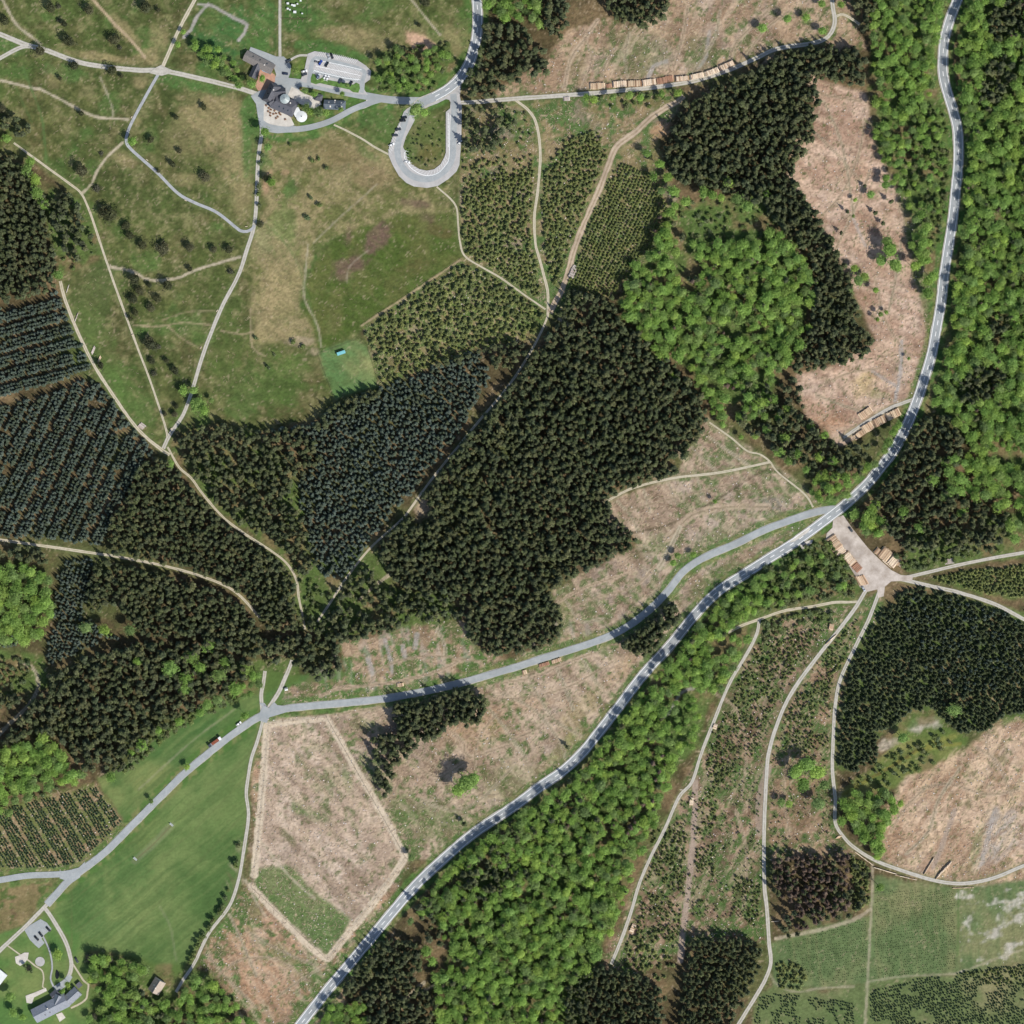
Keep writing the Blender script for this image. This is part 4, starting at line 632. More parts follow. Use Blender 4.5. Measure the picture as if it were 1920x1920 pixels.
# ------------------------------------------------------------------ where trees stand
TREES = {k: [] for k in PROT}     # kind -> list of (px, py, radius m, extra height factor)
def rdist(x, y):
    st = gx[1] - gx[0]; i = np.clip(((np.asarray(x) - GX0) / st + .5).astype(int), 0, NG - 1); j = np.clip(((np.asarray(y) - GX0) / st + .5).astype(int), 0, NG - 1); return RD[j, i]
HOLES = []
def fill(kind, poly, sp, rad, keep=1.0, clear=4.0, jit=.42, holes=(), thin=None):
    P = np.array(ext(poly), float); x0, y0 = P.min(0); x1, y1 = P.max(0); h = sp * .866
    gxs, gys = np.meshgrid(np.arange(x0, x1, sp), np.arange(y0, y1, h)); gxs = gxs + (np.arange(gxs.shape[0]) % 2)[:, None] * sp / 2
    X = gxs.ravel() + rng.uniform(-jit, jit, gxs.size) * sp; Y = gys.ravel() + rng.uniform(-jit, jit, gxs.size) * sp
    m = inpoly(X, Y, P) & (rdist(X, Y) > clear) & (rng.random(X.size) < keep) & (X > -70) & (X < 1990) & (Y > -70) & (Y < 1990)
    for hp in list(holes) + HOLES: m &= ~inpoly(X, Y, hp)
    if thin: m &= fbm(X, Y, thin[0], 99, 2) > thin[1]
    for x, y in zip(X[m], Y[m]): TREES[kind].append((x, y, rng.uniform(*rad), 1.0))
def rows(kind, poly, ang, pitch, step, rad, band=None, keep=.95, clear=3.0, jit=.16, thin=None):
    P = np.array(ext(poly), float); a = math.radians(ang); d = np.array([math.cos(a), -math.sin(a)]); n = np.array([d[1], -d[0]]); c = P.mean(0); R = np.abs(P - c).sum(1).max()
    k = 0
    for s in np.arange(-R, R, pitch):
        k += 1
        if band and k % band[0] >= band[1]: continue
        t = np.arange(-R, R, step) + rng.uniform(0, step); X = c[0] + d[0] * t + n[0] * s; Y = c[1] + d[1] * t + n[1] * s
        wob = (fbm(t * 0 + s * 3, t, 60, 15, 2) - .5) * pitch * .8; X = X + n[0] * wob + rng.uniform(-jit, jit, X.size) * step; Y = Y + n[1] * wob + rng.uniform(-jit, jit, X.size) * step
        m = inpoly(X, Y, P) & (rdist(X, Y) > clear) & (rng.random(X.size) < keep) & (X > -50) & (X < 1970) & (Y > -50) & (Y < 1970)
        if thin: m &= fbm(X, Y, thin[0], 98, 2) > thin[1]
        for hp in HOLES: m &= ~inpoly(X, Y, hp)
        for x, y in zip(X[m], Y[m]): TREES[kind].append((x, y, rng.uniform(*rad), 1.0))
def one(kind, L, hf=1.0):
    for x, y, r in L: TREES[kind].append((x, y, r * M, hf))
SR = (1.8, 3.4)
SP = 10.2
HOLES += [[(775,950),(800,935),(815,950),(800,972),(785,985),(772,970)], [(505,155),(700,150),(700,215),(505,240)], [(282,1825),(315,1840),(310,1872),(270,1858)]]
fill('spruce_tree', [(0,275),(30,292),(58,330),(85,372),(92,430),(100,470),(110,520),(103,540),(60,560),(0,582)], 9.5, (1.6, 2.9), 1, 3)
fill('spruce_tree', [(88,385),(120,355),(148,372),(160,402),(174,440),(166,475),(140,492),(112,470),(98,430)], 13, (2.2, 3.2), .8)
fill('spruce_tree', [(0,205),(20,215),(60,240),(62,258),(20,255),(0,262)], 13, (2.4, 3.4), .8)
rows('blue_spruce', [(0,592),(60,570),(108,546),(120,575),(148,630),(172,688),(100,722),(0,782)], 15, 6.6, 6.0, (1.4, 2.1), (4, 3), .95, 3, .22, (26, .24))
rows('blue_spruce', [(0,795),(100,738),(172,705),(198,735),(243,792),(283,832),(288,850),(263,870),(233,930),(213,960),(196,1024),(100,1012),(0,998)], 64, 6.6, 6.0, (1.4, 2.1), (4, 3), .95, 3, .22, (26, .24))
fill('spruce_tree', [(235,930),(265,872),(300,858),(325,872),(375,932),(420,978),(470,1012),(520,1040),(546,1072),(556,1120),(566,1170),(556,1190),(500,1180),(482,1150),(452,1112),(420,1096),(360,1076),(280,1055),(202,1040),(200,1030),(215,960)], 9.8, (1.6, 2.9), 1, 3)
fill('spruce_tree', [(178,1058),(200,1052),(290,1072),(360,1092),(420,1112),(462,1142),(488,1170),(490,1200),(400,1200),(330,1195),(262,1190),(250,1170),(220,1130),(178,1150),(164,1120),(172,1090)], 9.8, (1.6, 3.0), 1, 3)
rows('blue_spruce', [(110,1052),(174,1046),(170,1085),(160,1150),(200,1188),(230,1195),(170,1215),(92,1245),(86,1230),(100,1172),(106,1100)], 70, 6.6, 6.2, (1.3, 1.8), None, .85, 3, .25, (30, .38))
rows('blue_spruce', [(0,1192),(36,1192),(34,1212),(0,1214)], 70, 6.6, 6.2, (1.3, 1.7))
fill('spruce_tree', [(0,1022),(90,1030),(96,1056),(50,1054),(0,1058)], 12, (2.2, 2.9), .9, 4)
BR = (4.0, 5.7)
fill('broadleaf_tree', [(0,1064),(50,1060),(92,1074),(102,1110),(96,1168),(72,1198),(40,1212),(0,1190)], 17, BR)
fill('shrub', [(0,1225),(60,1235),(60,1285),(20,1300),(0,1290)], 10, (1.5, 2.6), .8, 3)
fill('spruce_tree', [(0,1295),(30,1290),(40,1320),(0,1350)], 12, SR)
fill('spruce_tree', [(95,1272),(170,1228),(250,1207),(330,1203),(480,1197),(496,1205),(480,1245),(440,1290),(390,1316),(362,1338),(330,1346),(290,1382),(260,1415),(226,1446),(172,1446),(134,1418),(125,1388),(60,1376),(12,1394),(10,1380),(34,1350),(60,1315),(80,1292)], 12.2, (2.0, 3.6), .96, 3)
one('broadleaf_tree', [(262,1238,10),(323,1252,17),(362,1231,14),(393,1210,14),(352,1270,13),(414,1265,15),(349,1291,12),(443,1291,16),(463,1255,13),(477,1265,10),(378,1250,12),(300,1367,9),(338,1351,10),(390,1320,12),(377,1335,10),(270,1395,12),(210,1455,11),(247,1410,8),(425,1240,12),(164,1176,13),(200,1180,12),(247,1180,12),(410,1310,12)])
fill('shrub', [(225,1452),(290,1372),(370,1330),(440,1300),(470,1292),(440,1318),(370,1350),(300,1392),(250,1440)], 8, (1.6, 2.8), .8, 3)
fill('broadleaf_tree', [(0,1415),(40,1394),(62,1380),(82,1378),(122,1394),(130,1422),(156,1446),(160,1462),(100,1476),(60,1490),(20,1528),(0,1524)], 16, (3.6, 5.2))
fill('shrub', [(45,1500),(100,1478),(165,1462),(180,1464),(110,1482),(55,1500)], 9, (1.4, 2.4), .6)
# middle: mixed dark conifers beside the forest path, the blue stand, the great dark stand
fill('spruce_tree', [(332,842),(352,800),(400,802),(480,808),(560,800),(590,830),(604,868),(560,900),(556,950),(576,1000),(596,1050),(578,1088),(562,1066),(548,1042),(500,1008),(450,982),(412,948),(372,900)], 11, (1.9, 2.8), .86, 4, .45)
fill('shrub', [(332,842),(352,800),(480,808),(560,900),(580,1080),(560,1150),(548,1042),(450,982)], 11, (1.2, 2.4), .4, 3)
fill('blue_spruce', [(500,806),(585,797),(622,762),(715,727),(800,692),(893,658),(914,690),(916,720),(898,742),(876,790),(848,830),(828,858),(798,888),(776,922),(740,955),(708,995),(686,1028),(658,1066),(640,1086),(612,1088),(592,1060),(578,1000),(560,950),(562,900),(592,862),(582,832)], 8.4, (1.5, 2.3), 1, 2, .42)
fill('spruce_tree', [(585,797),(640,752),(715,725),(715,742),(640,780),(600,815)], 10, (2.0, 2.8), .9)
fill('spruce_tree', [(800,690),(900,652),(1000,640),(1030,605),(1000,660),(960,695),(925,690),(905,660),(840,690)], 10.5, (2.0, 2.8), .9, 4)
fill('spruce_tree', [(1042,606),(1100,610),(1160,600),(1200,630),(1232,665),(1270,690),(1312,735),(1330,782),(1302,830),(1282,858),(1268,890),(1200,912),(1138,935),(1150,970),(1192,1008),(1186,1028),(1130,1052),(1080,1078),(1040,1108),(1058,1185),(1010,1216),(960,1226),(920,1228),(884,1200),(872,1160),(880,1122),(800,1118),(762,1108),(722,1062),(702,1040),(742,988),(786,932),(830,884),(878,808),(932,748),(965,705),(1020,640)], SP, SR, .98, 1.5)
fill('spruce_tree', [(1045,590),(1060,545),(1150,560),(1160,600),(1100,612)], 10, (1.9, 2.6), .95, 4)
fill('spruce_tree', [(572,1182),(600,1152),(640,1132),(690,1150),(740,1160),(758,1178),(720,1188),(660,1198),(640,1210),(648,1256),(620,1276),(575,1270),(552,1262),(545,1232),(500,1248),(492,1202),(510,1192)], 12, (2.0, 3.6), .95, 3)
fill('spruce_tree', [(640,1088),(700,1062),(722,1108),(758,1150),(700,1150),(640,1122)], 13, (2.2, 3.1), .75, 3)
fill('shrub', [(575,1090),(640,1090),(760,1150),(640,1125),(575,1180),(562,1120)], 10, (1.6, 3.0), .6, 3)
fill('spruce_tree', [(742,1318),(790,1315),(830,1298),(880,1292),(914,1312),(908,1345),(880,1362),(840,1358),(810,1388),(770,1402),(750,1382),(740,1345)], 10, (2.2, 3.6), 1, 3)
fill('spruce_tree', [(698,1382),(740,1376),(775,1402),(748,1432),(735,1482),(712,1478),(702,1420)], 12, (2.2, 3.2), .9)
one('spruce_tree', [(706,1455,7),(716,1470,7),(728,1478,6),(735,1455,7),(722,1488,6)], 1.05)
fill('spruce_tree', [(1160,1206),(1186,1186),(1234,1146),(1262,1130),(1276,1148),(1262,1180),(1232,1212),(1210,1230),(1184,1222)], 9.6, (2.2, 3.6), 1, 3)
# top
fill('spruce_tree', [(1024,0),(1062,20),(1066,58),(1046,76),(1022,60)], 12, SR)
fill('spruce_tree', [(908,36),(1000,62),(1030,100),(1024,140),(960,160),(930,182),(872,186),(874,150),(892,118),(902,80)], 13.5, (2.6, 3.6), .9, 3)
fill('broadleaf_tree', [(910,0),(1020,0),(1020,48),(985,55),(930,30),(908,30)], 16, (3.2, 4.8), .9, 3)
fill('spruce_tree', [(868,200),(960,195),(968,235),(940,270),(880,290),(868,270)], 14, (2.2, 3.2), .6, 3)
fill('shrub', [(870,230),(990,205),(1000,260),(900,300),(868,300)], 11, (1.2, 2.2), .5, 3)
fill('spruce_tree', [(1116,0),(1254,0),(1250,24),(1234,44),(1205,54),(1170,44),(1140,30)], 11, SR)
fill('spruce_tree', [(1278,200),(1335,168),(1402,140),(1470,100),(1530,86),(1600,88),(1622,116),(1618,165),(1594,163),(1560,146),(1530,152),(1533,200),(1523,260),(1493,310),(1480,330),(1510,376),(1548,430),(1562,464),(1510,470),(1478,450),(1458,420),(1430,392),(1400,372),(1340,356),(1300,350),(1266,336),(1238,292),(1262,248)], SP, SR, .98, 4)
fill('spruce_tree', [(1580,0),(1670,0),(1650,20),(1620,60),(1625,90),(1600,40)], 12, SR, .9)
fill('spruce_tree', [(1512,468),(1560,470),(1588,510),(1602,560),(1608,600),(1636,640),(1628,660),(1600,678),(1560,688),(1502,702),(1482,690),(1502,650),(1522,600),(1527,540)], SP, SR, .95, 4)
fill('spruce_tree', [(1440,712),(1495,712),(1510,776),(1560,822),(1600,834),(1640,832),(1625,878),(1590,905),(1550,900),(1500,880),(1448,850),(1412,820),(1385,790),(1402,760)], 12, SR, .78, 4)
fill('broadleaf_tree', [(1440,720),(1500,760),(1560,830),(1560,930),(1500,890),(1420,820)], 24, (3.2, 4.6), .55, 4)
fill('broadleaf_tree', [(1520,890),(1600,890),(1650,850),(1660,800),(1690,780),(1680,820),(1630,890),(1580,940),(1545,950),(1510,915)], 15, (2.8, 4.4), .85, 6)
GLADE = [(1268,392),(1300,375),(1350,372),(1400,380),(1440,395),(1465,430),(1440,450),(1400,440),(1360,445),(1320,468),(1285,440)]
fill('broadleaf_tree', [(1168,545),(1190,502),(1216,452),(1240,402),(1266,380),(1320,360),(1420,380),(1472,440),(1505,478),(1524,530),(1518,600),(1498,650),(1460,702),(1430,762),(1405,795),(1355,782),(1322,742),(1302,702),(1272,682),(1232,662),(1202,622),(1162,592),(1152,562)], 14, (2.3, 5.0), .97, 4, .5, [GLADE, [(1268,470),(1300,462),(1306,500),(1300,530),(1275,535)], [(1300,540),(1322,540),(1320,560),(1300,558)], [(1335,660),(1360,665),(1350,690),(1330,682)]], (38, .26))
one('broadleaf_tree', [(1213,290,9),(1235,310,10),(1225,335,9),(1250,335,11),(1262,362,12),(1240,360,9),(1365,345,11),(1350,372,9),(1400,390,12),(1440,440,12),(1330,365,8),(1435,365,8)])
fill('shrub', GLADE, 11, (1.2, 2.4), .45)
fill('broadleaf_tree', [(1632,24),(1680,0),(1778,0),(1758,60),(1748,110),(1745,180),(1732,205),(1725,262),(1700,282),(1680,322),(1652,322),(1628,272),(1642,212),(1628,162)], 14, (2.0, 4.6), .95, 5, .5)
fill('shrub', [(1700,280),(1735,210),(1770,200),(1782,280),(1778,380),(1758,480),(1740,470),(1720,400),(1690,340)], 10, (1.3, 2.6), .6, 6)
one('broadleaf_tree', [(1665,470,17),(1650,490,13),(1675,500,15),(1660,455,12)])
fill('broadleaf_tree', [(1640,320),(1690,330),(1715,395),(1700,400),(1660,360)], 17, (2.6, 4.2), .7, 4)
fill('broadleaf_tree', [(1712,395),(1735,400),(1745,460),(1748,555),(1735,575),(1718,530),(1702,470)], 16, (3.2, 4.8), .9, 6)
one('broadleaf_tree', [(1607,528,12),(1590,545,10),(1620,520,10),(1600,505,9),(1640,545,7)])
EASTC = [[(1850,20),(1920,0),(1920,62),(1862,82),(1845,52)], [(1838,122),(1890,100),(1900,160),(1870,202),(1835,190)], [(1850,600),(1890,590),(1880,640),(1850,640)], [(1830,690),(1880,700),(1860,750),(1800,760),(1795,720)]]
for p in EASTC: fill('spruce_tree', p, 12, SR, .9, 5)
fill('broadleaf_tree', [(1802,0),(1920,0),(1920,866),(1880,850),(1835,852),(1806,832),(1782,772),(1742,758),(1768,690),(1782,600),(1796,500),(1806,420),(1812,300),(1800,210),(1785,110),(1800,50)], 13.8, (2.3, 5.0), .97, 6, .5, EASTC)
fill('spruce_tree', [(1722,778),(1790,786),(1806,830),(1800,862),(1772,880),(1760,902),(1800,932),(1850,944),(1884,962),(1886,1008),(1860,1030),(1790,1038),(1740,1030),(1700,1034),(1682,1008),(1652,990),(1634,940),(1660,905),(1694,850)], 11.5, SR, .9, 5)
fill('broadleaf_tree', [(1588,968),(1632,942),(1656,985),(1644,1008),(1612,1000)], 15, (3.6, 5.0), 1, 3)
fill('broadleaf_tree', [(1806,872),(1920,866),(1920,990),(1890,1005),(1850,930)], 16, (3.6, 5.2), .8, 5)
one('broadleaf_tree', [(1745,900,13),(1770,930,12),(1720,990,12),(1690,960,11),(1800,960,10),(1900,1010,12)])
fill('shrub', [(1672,1040),(1740,1035),(1880,1030),(1870,1040),(1790,1056),(1700,1074)], 10, (1.5, 2.8), .8, 4)
fill('young_conifer', [(1745,1086),(1800,1072),(1920,1046),(1920,1135),(1862,1114),(1800,1100)], 6.8, (1.4, 1.9), 1, 4)
PLANT = [(1680,1114),(1720,1100),(1790,1116),(1860,1142),(1920,1170),(1920,1318),(1880,1343),(1850,1368),(1800,1376),(1775,1350),(1745,1328),(1695,1345),(1650,1376),(1642,1428),(1600,1448),(1574,1440),(1572,1400),(1574,1330),(1588,1270),(1610,1212),(1642,1160)]
fill('blue_spruce', [(1690,1118),(1790,1120),(1860,1146),(1920,1172),(1920,1260),(1860,1300),(1800,1300),(1740,1260),(1700,1190)], 8.4, (1.3, 1.8), .45, 4, .45)
fill('young_fir', PLANT, 7.4, (1.4, 2.4), .95, 4, .5)
one('broadleaf_tree', [(1785,1330,14),(1690,1382,12)])
fill('shrub', [(1580,1470),(1640,1430),(1700,1390),(1770,1370),(1810,1385),(1780,1415),(1690,1465),(1600,1490)], 11, (1.3, 2.6), .4, 3)
fill('broadleaf_tree', [(1574,1505),(1604,1484),(1678,1478),(1676,1512),(1658,1560),(1650,1598),(1604,1568),(1576,1540)], 15, (3.8, 5.0), 1, 4)
one('broadleaf_tree', [(1490,1444,17),(1510,1430,17),(1530,1446,18),(1504,1468,15),(1543,1470,12),(1532,1504,15),(1463,1503,9),(1478,1506,9),(1650,1590,10),(1640,1605,8),(1685,1505,8),(1647,1660,9)])
BROWN = [(1444,1606),(1510,1602),(1590,1600),(1598,1690),(1560,1720),(1500,1745),(1480,1720),(1482,1690),(1446,1670)]
fill('dead_spruce', BROWN, 11.5, (2.1, 2.9), .85, 5)
fill('spruce_tree', [(1446,1610),(1520,1604),(1592,1602),(1628,1622),(1630,1688),(1600,1716),(1540,1728),(1490,1756),(1452,1766),(1452,1748),(1476,1716),(1484,1692),(1446,1672)], 13, (2.0, 2.8), .42, 4)
fill('young_conifer', [(1596,1605),(1628,1622),(1630,1688),(1600,1716)], 8, (1.6, 2.2), 1, 4)
fill('young_conifer', [(1452,1802),(1500,1806),(1512,1830),(1500,1855),(1462,1850)], 8, (1.5, 2.1), 1, 4)
fill('spruce_tree', [(1062,1852),(1130,1806),(1180,1818),(1246,1850),(1238,1920),(1056,1920)], 10, (2.0, 2.7), 1, 5)
fill('spruce_tree', [(1292,1752),(1400,1758),(1428,1782),(1418,1830),(1380,1905),(1360,1920),(1254,1920),(1282,1850)], 9.6, (1.8, 2.5), 1, 5)
fill('young_conifer', [(1160,1780),(1200,1740),(1270,1740),(1270,1800),(1240,1840),(1180,1810)], 10, (1.4, 2.2), .7, 3)
# the broad belt beside the main road
BELT = [(1402,1085),(1346,1126),(1310,1170),(1266,1224),(1212,1284),(1172,1340),(1118,1410),(1064,1466),(1000,1510),(944,1546),(892,1580),(842,1626),(800,1690),(828,1720),(838,1800),(815,1850),(835,1920),(1048,1920),(1060,1850),(1122,1800),(1165,1705),(1190,1620),(1235,1532),(1262,1450),(1258,1380),(1262,1330),(1240,1300),(1300,1300),(1334,1280),(1344,1200),(1420,1142),(1436,1080)]
fill('broadleaf_tree', BELT, 13.6, (2.3, 4.8), .97, 6, .5, [[(1268,1290),(1310,1290),(1310,1400),(1256,1420),(1256,1340)],[(850,1640),(905,1600),(960,1640),(930,1680),(870,1690)]])
fill('spruce_tree', [(880,1600),(960,1545),(1010,1560),(960,1620),(1010,1640),(940,1680),(880,1660)], 14, SR, .55, 5)
fill('spruce_tree', [(980,1540),(1070,1490),(1090,1500),(1010,1570)], 15, SR, .5, 5)
fill('broadleaf_tree', [(785,1690),(850,1620),(905,1660),(860,1720),(800,1740)], 15, (2.8, 4.2), .7, 5)
one('dead_spruce', [(1222,1430,9),(1235,1445,9),(1248,1432,8),(1228,1460,8),(1205,1505,9),(1222,1500,8),(1182,1550,8),(1175,1560,7),(1190,1540,7),(1240,1415,8)])
fill('spruce_tree', [(676,1784),(722,1752),(790,1768),(800,1800),(782,1830),(790,1850),(820,1870),(815,1920),(700,1920),(690,1880),(640,1858)], 11, SR, .92, 6)
fill('broadleaf_tree', [(606,1895),(640,1870),(690,1888),(695,1920),(600,1920)], 15, (3.2, 4.4), 1, 7)
one('broadleaf_tree', [(800,1780,12),(812,1800,10),(820,1830,13),(770,1725,8)])
fill('shrub', [(1420,1066),(1500,1022),(1556,1016),(1580,1050),(1608,1100),(1596,1122),(1500,1132),(1424,1150),(1380,1160)], 9, (1.5, 3.0), .85, 4)
fill('broadleaf_tree', [(1400,1095),(1460,1060),(1540,1040),(1590,1100),(1500,1125),(1420,1140)], 22, (2.6, 3.8), .8, 4)
fill('shrub', [(1424,1165),(1500,1148),(1575,1140),(1560,1165),(1480,1180),(1430,1210)], 9, (1.5, 2.8), .8, 4)
for p, k in (([(1420,1210),(1480,1190),(1540,1180),(1480,1270),(1440,1350),(1410,1430),(1340,1480),(1320,1440),(1380,1290)], .55), ([(1310,1480),(1345,1480),(1340,1650),(1320,1720),(1300,1720)], .6), ([(1225,1560),(1290,1540),(1285,1680),(1270,1760),(1190,1760),(1210,1650)], .6), ([(1380,1640),(1430,1660),(1420,1740),(1370,1720)], .5), ([(1500,1290),(1560,1260),(1560,1400),(1470,1420),(1470,1350)], .5), ([(1540,1230),(1610,1160),(1590,1220),(1560,1290)], .6)):
    fill('young_conifer', p, 7, (.6, 1.5), k * 1.2, 4, .55, (), (40, .40)); fill('shrub', p, 7, (.45, 1.3), k * 1.4, 4, .55, (), (50, .38))
fill('broadleaf_tree', [(1772,862),(1832,852),(1890,870),(1884,962),(1842,940),(1792,928),(1764,900)], 15, (3.2, 5.0), .8, 5)
fill('spruce_tree', [(722,1108),(800,1118),(876,1124),(868,1150),(790,1168),(750,1155)], 12, (2.2, 3.0), .7, 4); fill('shrub', [(700,1100),(876,1124),(868,1160),(760,1182),(720,1150)], 10, (1.3, 2.6), .6, 4)
fill('shrub', [(92,380),(160,380),(190,470),(150,500),(112,515),(96,440)], 12, (1.0, 2.4), .45, 4); fill('shrub', [(775,232),(832,212),(832,292),(800,315),(765,295),(760,280)], 9, (.6, 1.3), .5, 3)
fill('shrub', [(560,1085),(575,1180),(565,1230),(552,1200)], 9, (1.4, 2.6), .8, 3); fill('broadleaf_tree', [(1345,1172),(1420,1152),(1402,1205),(1352,1290),(1312,1300),(1300,1250)], 16, (3.0, 4.6), .8, 5); fill('broadleaf_tree', [(470,1250),(500,1255),(490,1300),(440,1310)], 15, (2.6, 3.8), .6, 4)
fill('broadleaf_tree', [(1232,664),(1332,742),(1422,800),(1440,852),(1330,795),(1250,705)], 20, (2.2, 4.0), .5, 4); fill('broadleaf_tree', [(1505,480),(1530,530),(1545,600),(1520,650),(1510,600)], 18, (2.2, 3.8), .5, 4)
for p in (BELT, [(1168,545),(1240,402),(1505,478),(1518,600),(1430,762),(1302,702)], [(1802,0),(1920,0),(1920,866),(1806,832),(1812,300)]): fill('spruce_tree', p, 26, (1.8, 3.0), .28, 6); fill('dead_spruce', p, 40, (1.8, 2.6), .22, 6)
fill('shrub', [(1412,1180),(1605,1132),(1440,1410),(1430,1700),(1300,1740),(1150,1790),(1310,1410)], 8, (.4, 1.0), .5, 4, .55, (), (36, .44)); fill('shrub', [(1600,1150),(1560,1300),(1562,1560),(1445,1590),(1445,1420),(1500,1290)], 8, (.4, 1.0), .5, 4, .55, (), (36, .42))
fill('spruce_tree', [(772,1722),(800,1682),(845,1700),(832,1770),(795,1765)], 13, SR, .75, 7); fill('spruce_tree', [(850,1640),(905,1600),(960,1640),(930,1680),(870,1690)], 13, SR, .6, 7); fill('broadleaf_tree', [(850,1640),(905,1600),(960,1640),(930,1680),(870,1690)], 17, (2.0, 3.6), .5, 7)
fill('broadleaf_tree', [(1262,1310),(1318,1296),(1312,1360),(1290,1420),(1258,1430)], 16, (2.6, 4.2), .8, 5); fill('broadleaf_tree', [(1690,330),(1725,215),(1762,205),(1768,300),(1755,440),(1725,400)], 16, (2.0, 3.8), .75, 8)
# young plantations east of the loop
fill('young_conifer', [(866,365),(935,330),(1000,320),(1000,450),(1015,560),(990,555),(900,495),(868,478)], 7.0, (1.0, 2.2), .93, 4, .55)
fill('young_conifer', [(868,300),(1000,290),(1000,330),(868,370)], 8.6, (1.2, 1.8), .7, 4)
fill('young_conifer', [(1020,330),(1060,262),(1120,245),(1140,290),(1110,370),(1070,470),(1040,540),(1024,500),(1018,400)], 6.8, (1.0, 2.1), .94, 4, .55)
rows('young_conifer', [(1162,302),(1228,330),(1258,400),(1232,440),(1192,500),(1142,555),(1056,555),(1084,482),(1112,402)], 64, 6.6, 5.6, (1.0, 1.6), None, .95, 3)
fill('young_conifer', [(684,618),(770,556),(862,496),(930,520),(1020,582),(1000,632),(900,648),(800,690),(716,716),(700,660)], 8.2, (1.1, 2.6), .94, 4, .55)
fill('shrub', [(900,505),(1010,575),(980,610),(880,540)], 10, (1.0, 1.8), .5, 3)
fill('shrub', [(1100,182),(1270,170),(1230,200),(1120,205)], 11, (1.4, 2.8), .75, 4); one('broadleaf_tree', [(1100,185,8),(1112,190,9),(1180,182,10),(1200,186,9),(1148,186,8),(1240,178,8),(1270,178,9)])
# Christmas-tree rows and planted seedlings
rows('fir_sapling', [(0,1545),(50,1506),(110,1492),(180,1475),(230,1542),(150,1616),(100,1628),(0,1626)], -58, 4.9, 4.4, (.85, 1.25), (6, 5), .94, 5, .25)
rows('fir_sapling', [(1425,1868),(1460,1862),(1600,1880),(1615,1920),(1388,1920)], -10, 4.8, 4.4, (.65, 1.05), None, .85, 4, .25, (24, .36))
rows('fir_sapling', [(1632,1858),(1720,1836),(1850,1815),(1920,1795),(1920,1920),(1632,1920)], 12, 4.9, 4.3, (.7, 1.1), None, .88, 4, .25, (24, .36))
fill('young_conifer', [(1800,1825),(1920,1790),(1920,1850),(1860,1850)], 8, (1.0, 1.5), .8, 3)
rows('seedling', [(1465,1775),(1545,1745),(1626,1722),(1624,1835),(1530,1848),(1490,1800)], 8, 4.4, 4.0, (.30, .48), None, .75, 3, .2)
rows('seedling', [(1642,1665),(1790,1672),(1792,1815),(1640,1835)], 8, 4.4, 4.0, (.30, .48), None, .75, 3, .2)
# woods by the hotel and the lane hedges
fill('broadleaf_tree', [(152,1782),(200,1792),(250,1800),(300,1822),(270,1830),(262,1862),(310,1880),(320,1850),(345,1812),(366,1812),(398,1835),(440,1856),(470,1905),(490,1920),(170,1920),(190,1880),(176,1840)], 16, (3.0, 4.6), .92, 3)
fill('spruce_tree', [(230,1850),(330,1860),(340,1900),(250,1910)], 18, (2.2, 3.2), .6, 3)
for t in np.linspace(0, 1, 34):
    y = 1580 + 222 * t + rng.uniform(-3, 3); x = np.interp(y, [1529, 1589, 1647, 1699, 1751, 1805], [466, 458, 448, 430, 391, 365]) - 10 + rng.uniform(-3, 3)
    if y < 1680 and rng.random() < .5: continue
    TREES['shrub'].append((x, y, rng.uniform(1.7, 2.7), 1.5))
fill('shrub', [(1640,930),(1700,880),(1720,770),(1712,760),(1690,850),(1640,915)], 9, (1.4, 2.4), .4, 4)
fill('broadleaf_tree', [(705,105),(740,92),(785,105),(815,85),(840,92),(846,112),(820,140),(790,172),(740,178),(705,160)], 15, (2.2, 3.6), .85, 3)
fill('shrub', [(700,100),(745,88),(850,80),(852,118),(800,178),(700,172)], 10, (1.3, 2.4), .6, 3)
fill('broadleaf_tree', [(358,80),(392,76),(438,112),(462,150),(462,164),(440,162),(402,138),(372,112)], 14, (2.4, 3.8), .85, 3)
one('broadleaf_tree', [(450,162,9),(474,160,10),(493,150,8),(335,85,7),(345,62,6),(250,268,10),(346,733,11),(365,733,10),(372,759,17),(385,770,11),(398,751,6),(322,870,9),(499,250,10),(504,277,9),(512,345,9),(780,210,15),(796,214,10),(573,173,7),(590,178,8),(576,206,9),(598,214,11),(585,212,8),(612,214,8),(640,208,6),(556,136,7),(605,152,5),(652,162,5),(642,178,6),(113,517,11),(55,320,13),(70,340,12),(75,365,13),(62,305,10),(85,385,11),(15,262,10),(1630,366,9),(876,1464,20),(860,1478,16),(888,1458,15),(461,1341,9),(353,1437,7),(285,1500,6),(1110,1100,0.1),(1270,1042,8),(1300,1040,7),(1262,1056,8),(772,1606,8),(1602,377,5),(1598,406,4),(1702,673,4),(1650,590,6),(1643,600,5),(1660,586,5),(1340,940,5),(1475,38,10),(1510,35,9),(1540,60,10),(1428,55,11),(1540,10,9),(1575,12,8)])
one('broadleaf_tree', [(110,1788,11),(22,1865,11),(170,1908,9),(130,1843,7),(120,1855,6),(28,1895,10),(45,1905,8)])
one('shrub', [(492,292,6),(489,307,6),(486,350,7),(485,364,6),(487,386,6),(545,272,4),(598,298,5),(586,302,6),(612,316,5),(583,371,5),(600,385,6),(577,409,7),(506,338,9),(480,634,5),(550,642,6),(568,650,6),(515,665,4),(505,690,5),(60,1820,5),(48,1810,5)], 1.2)
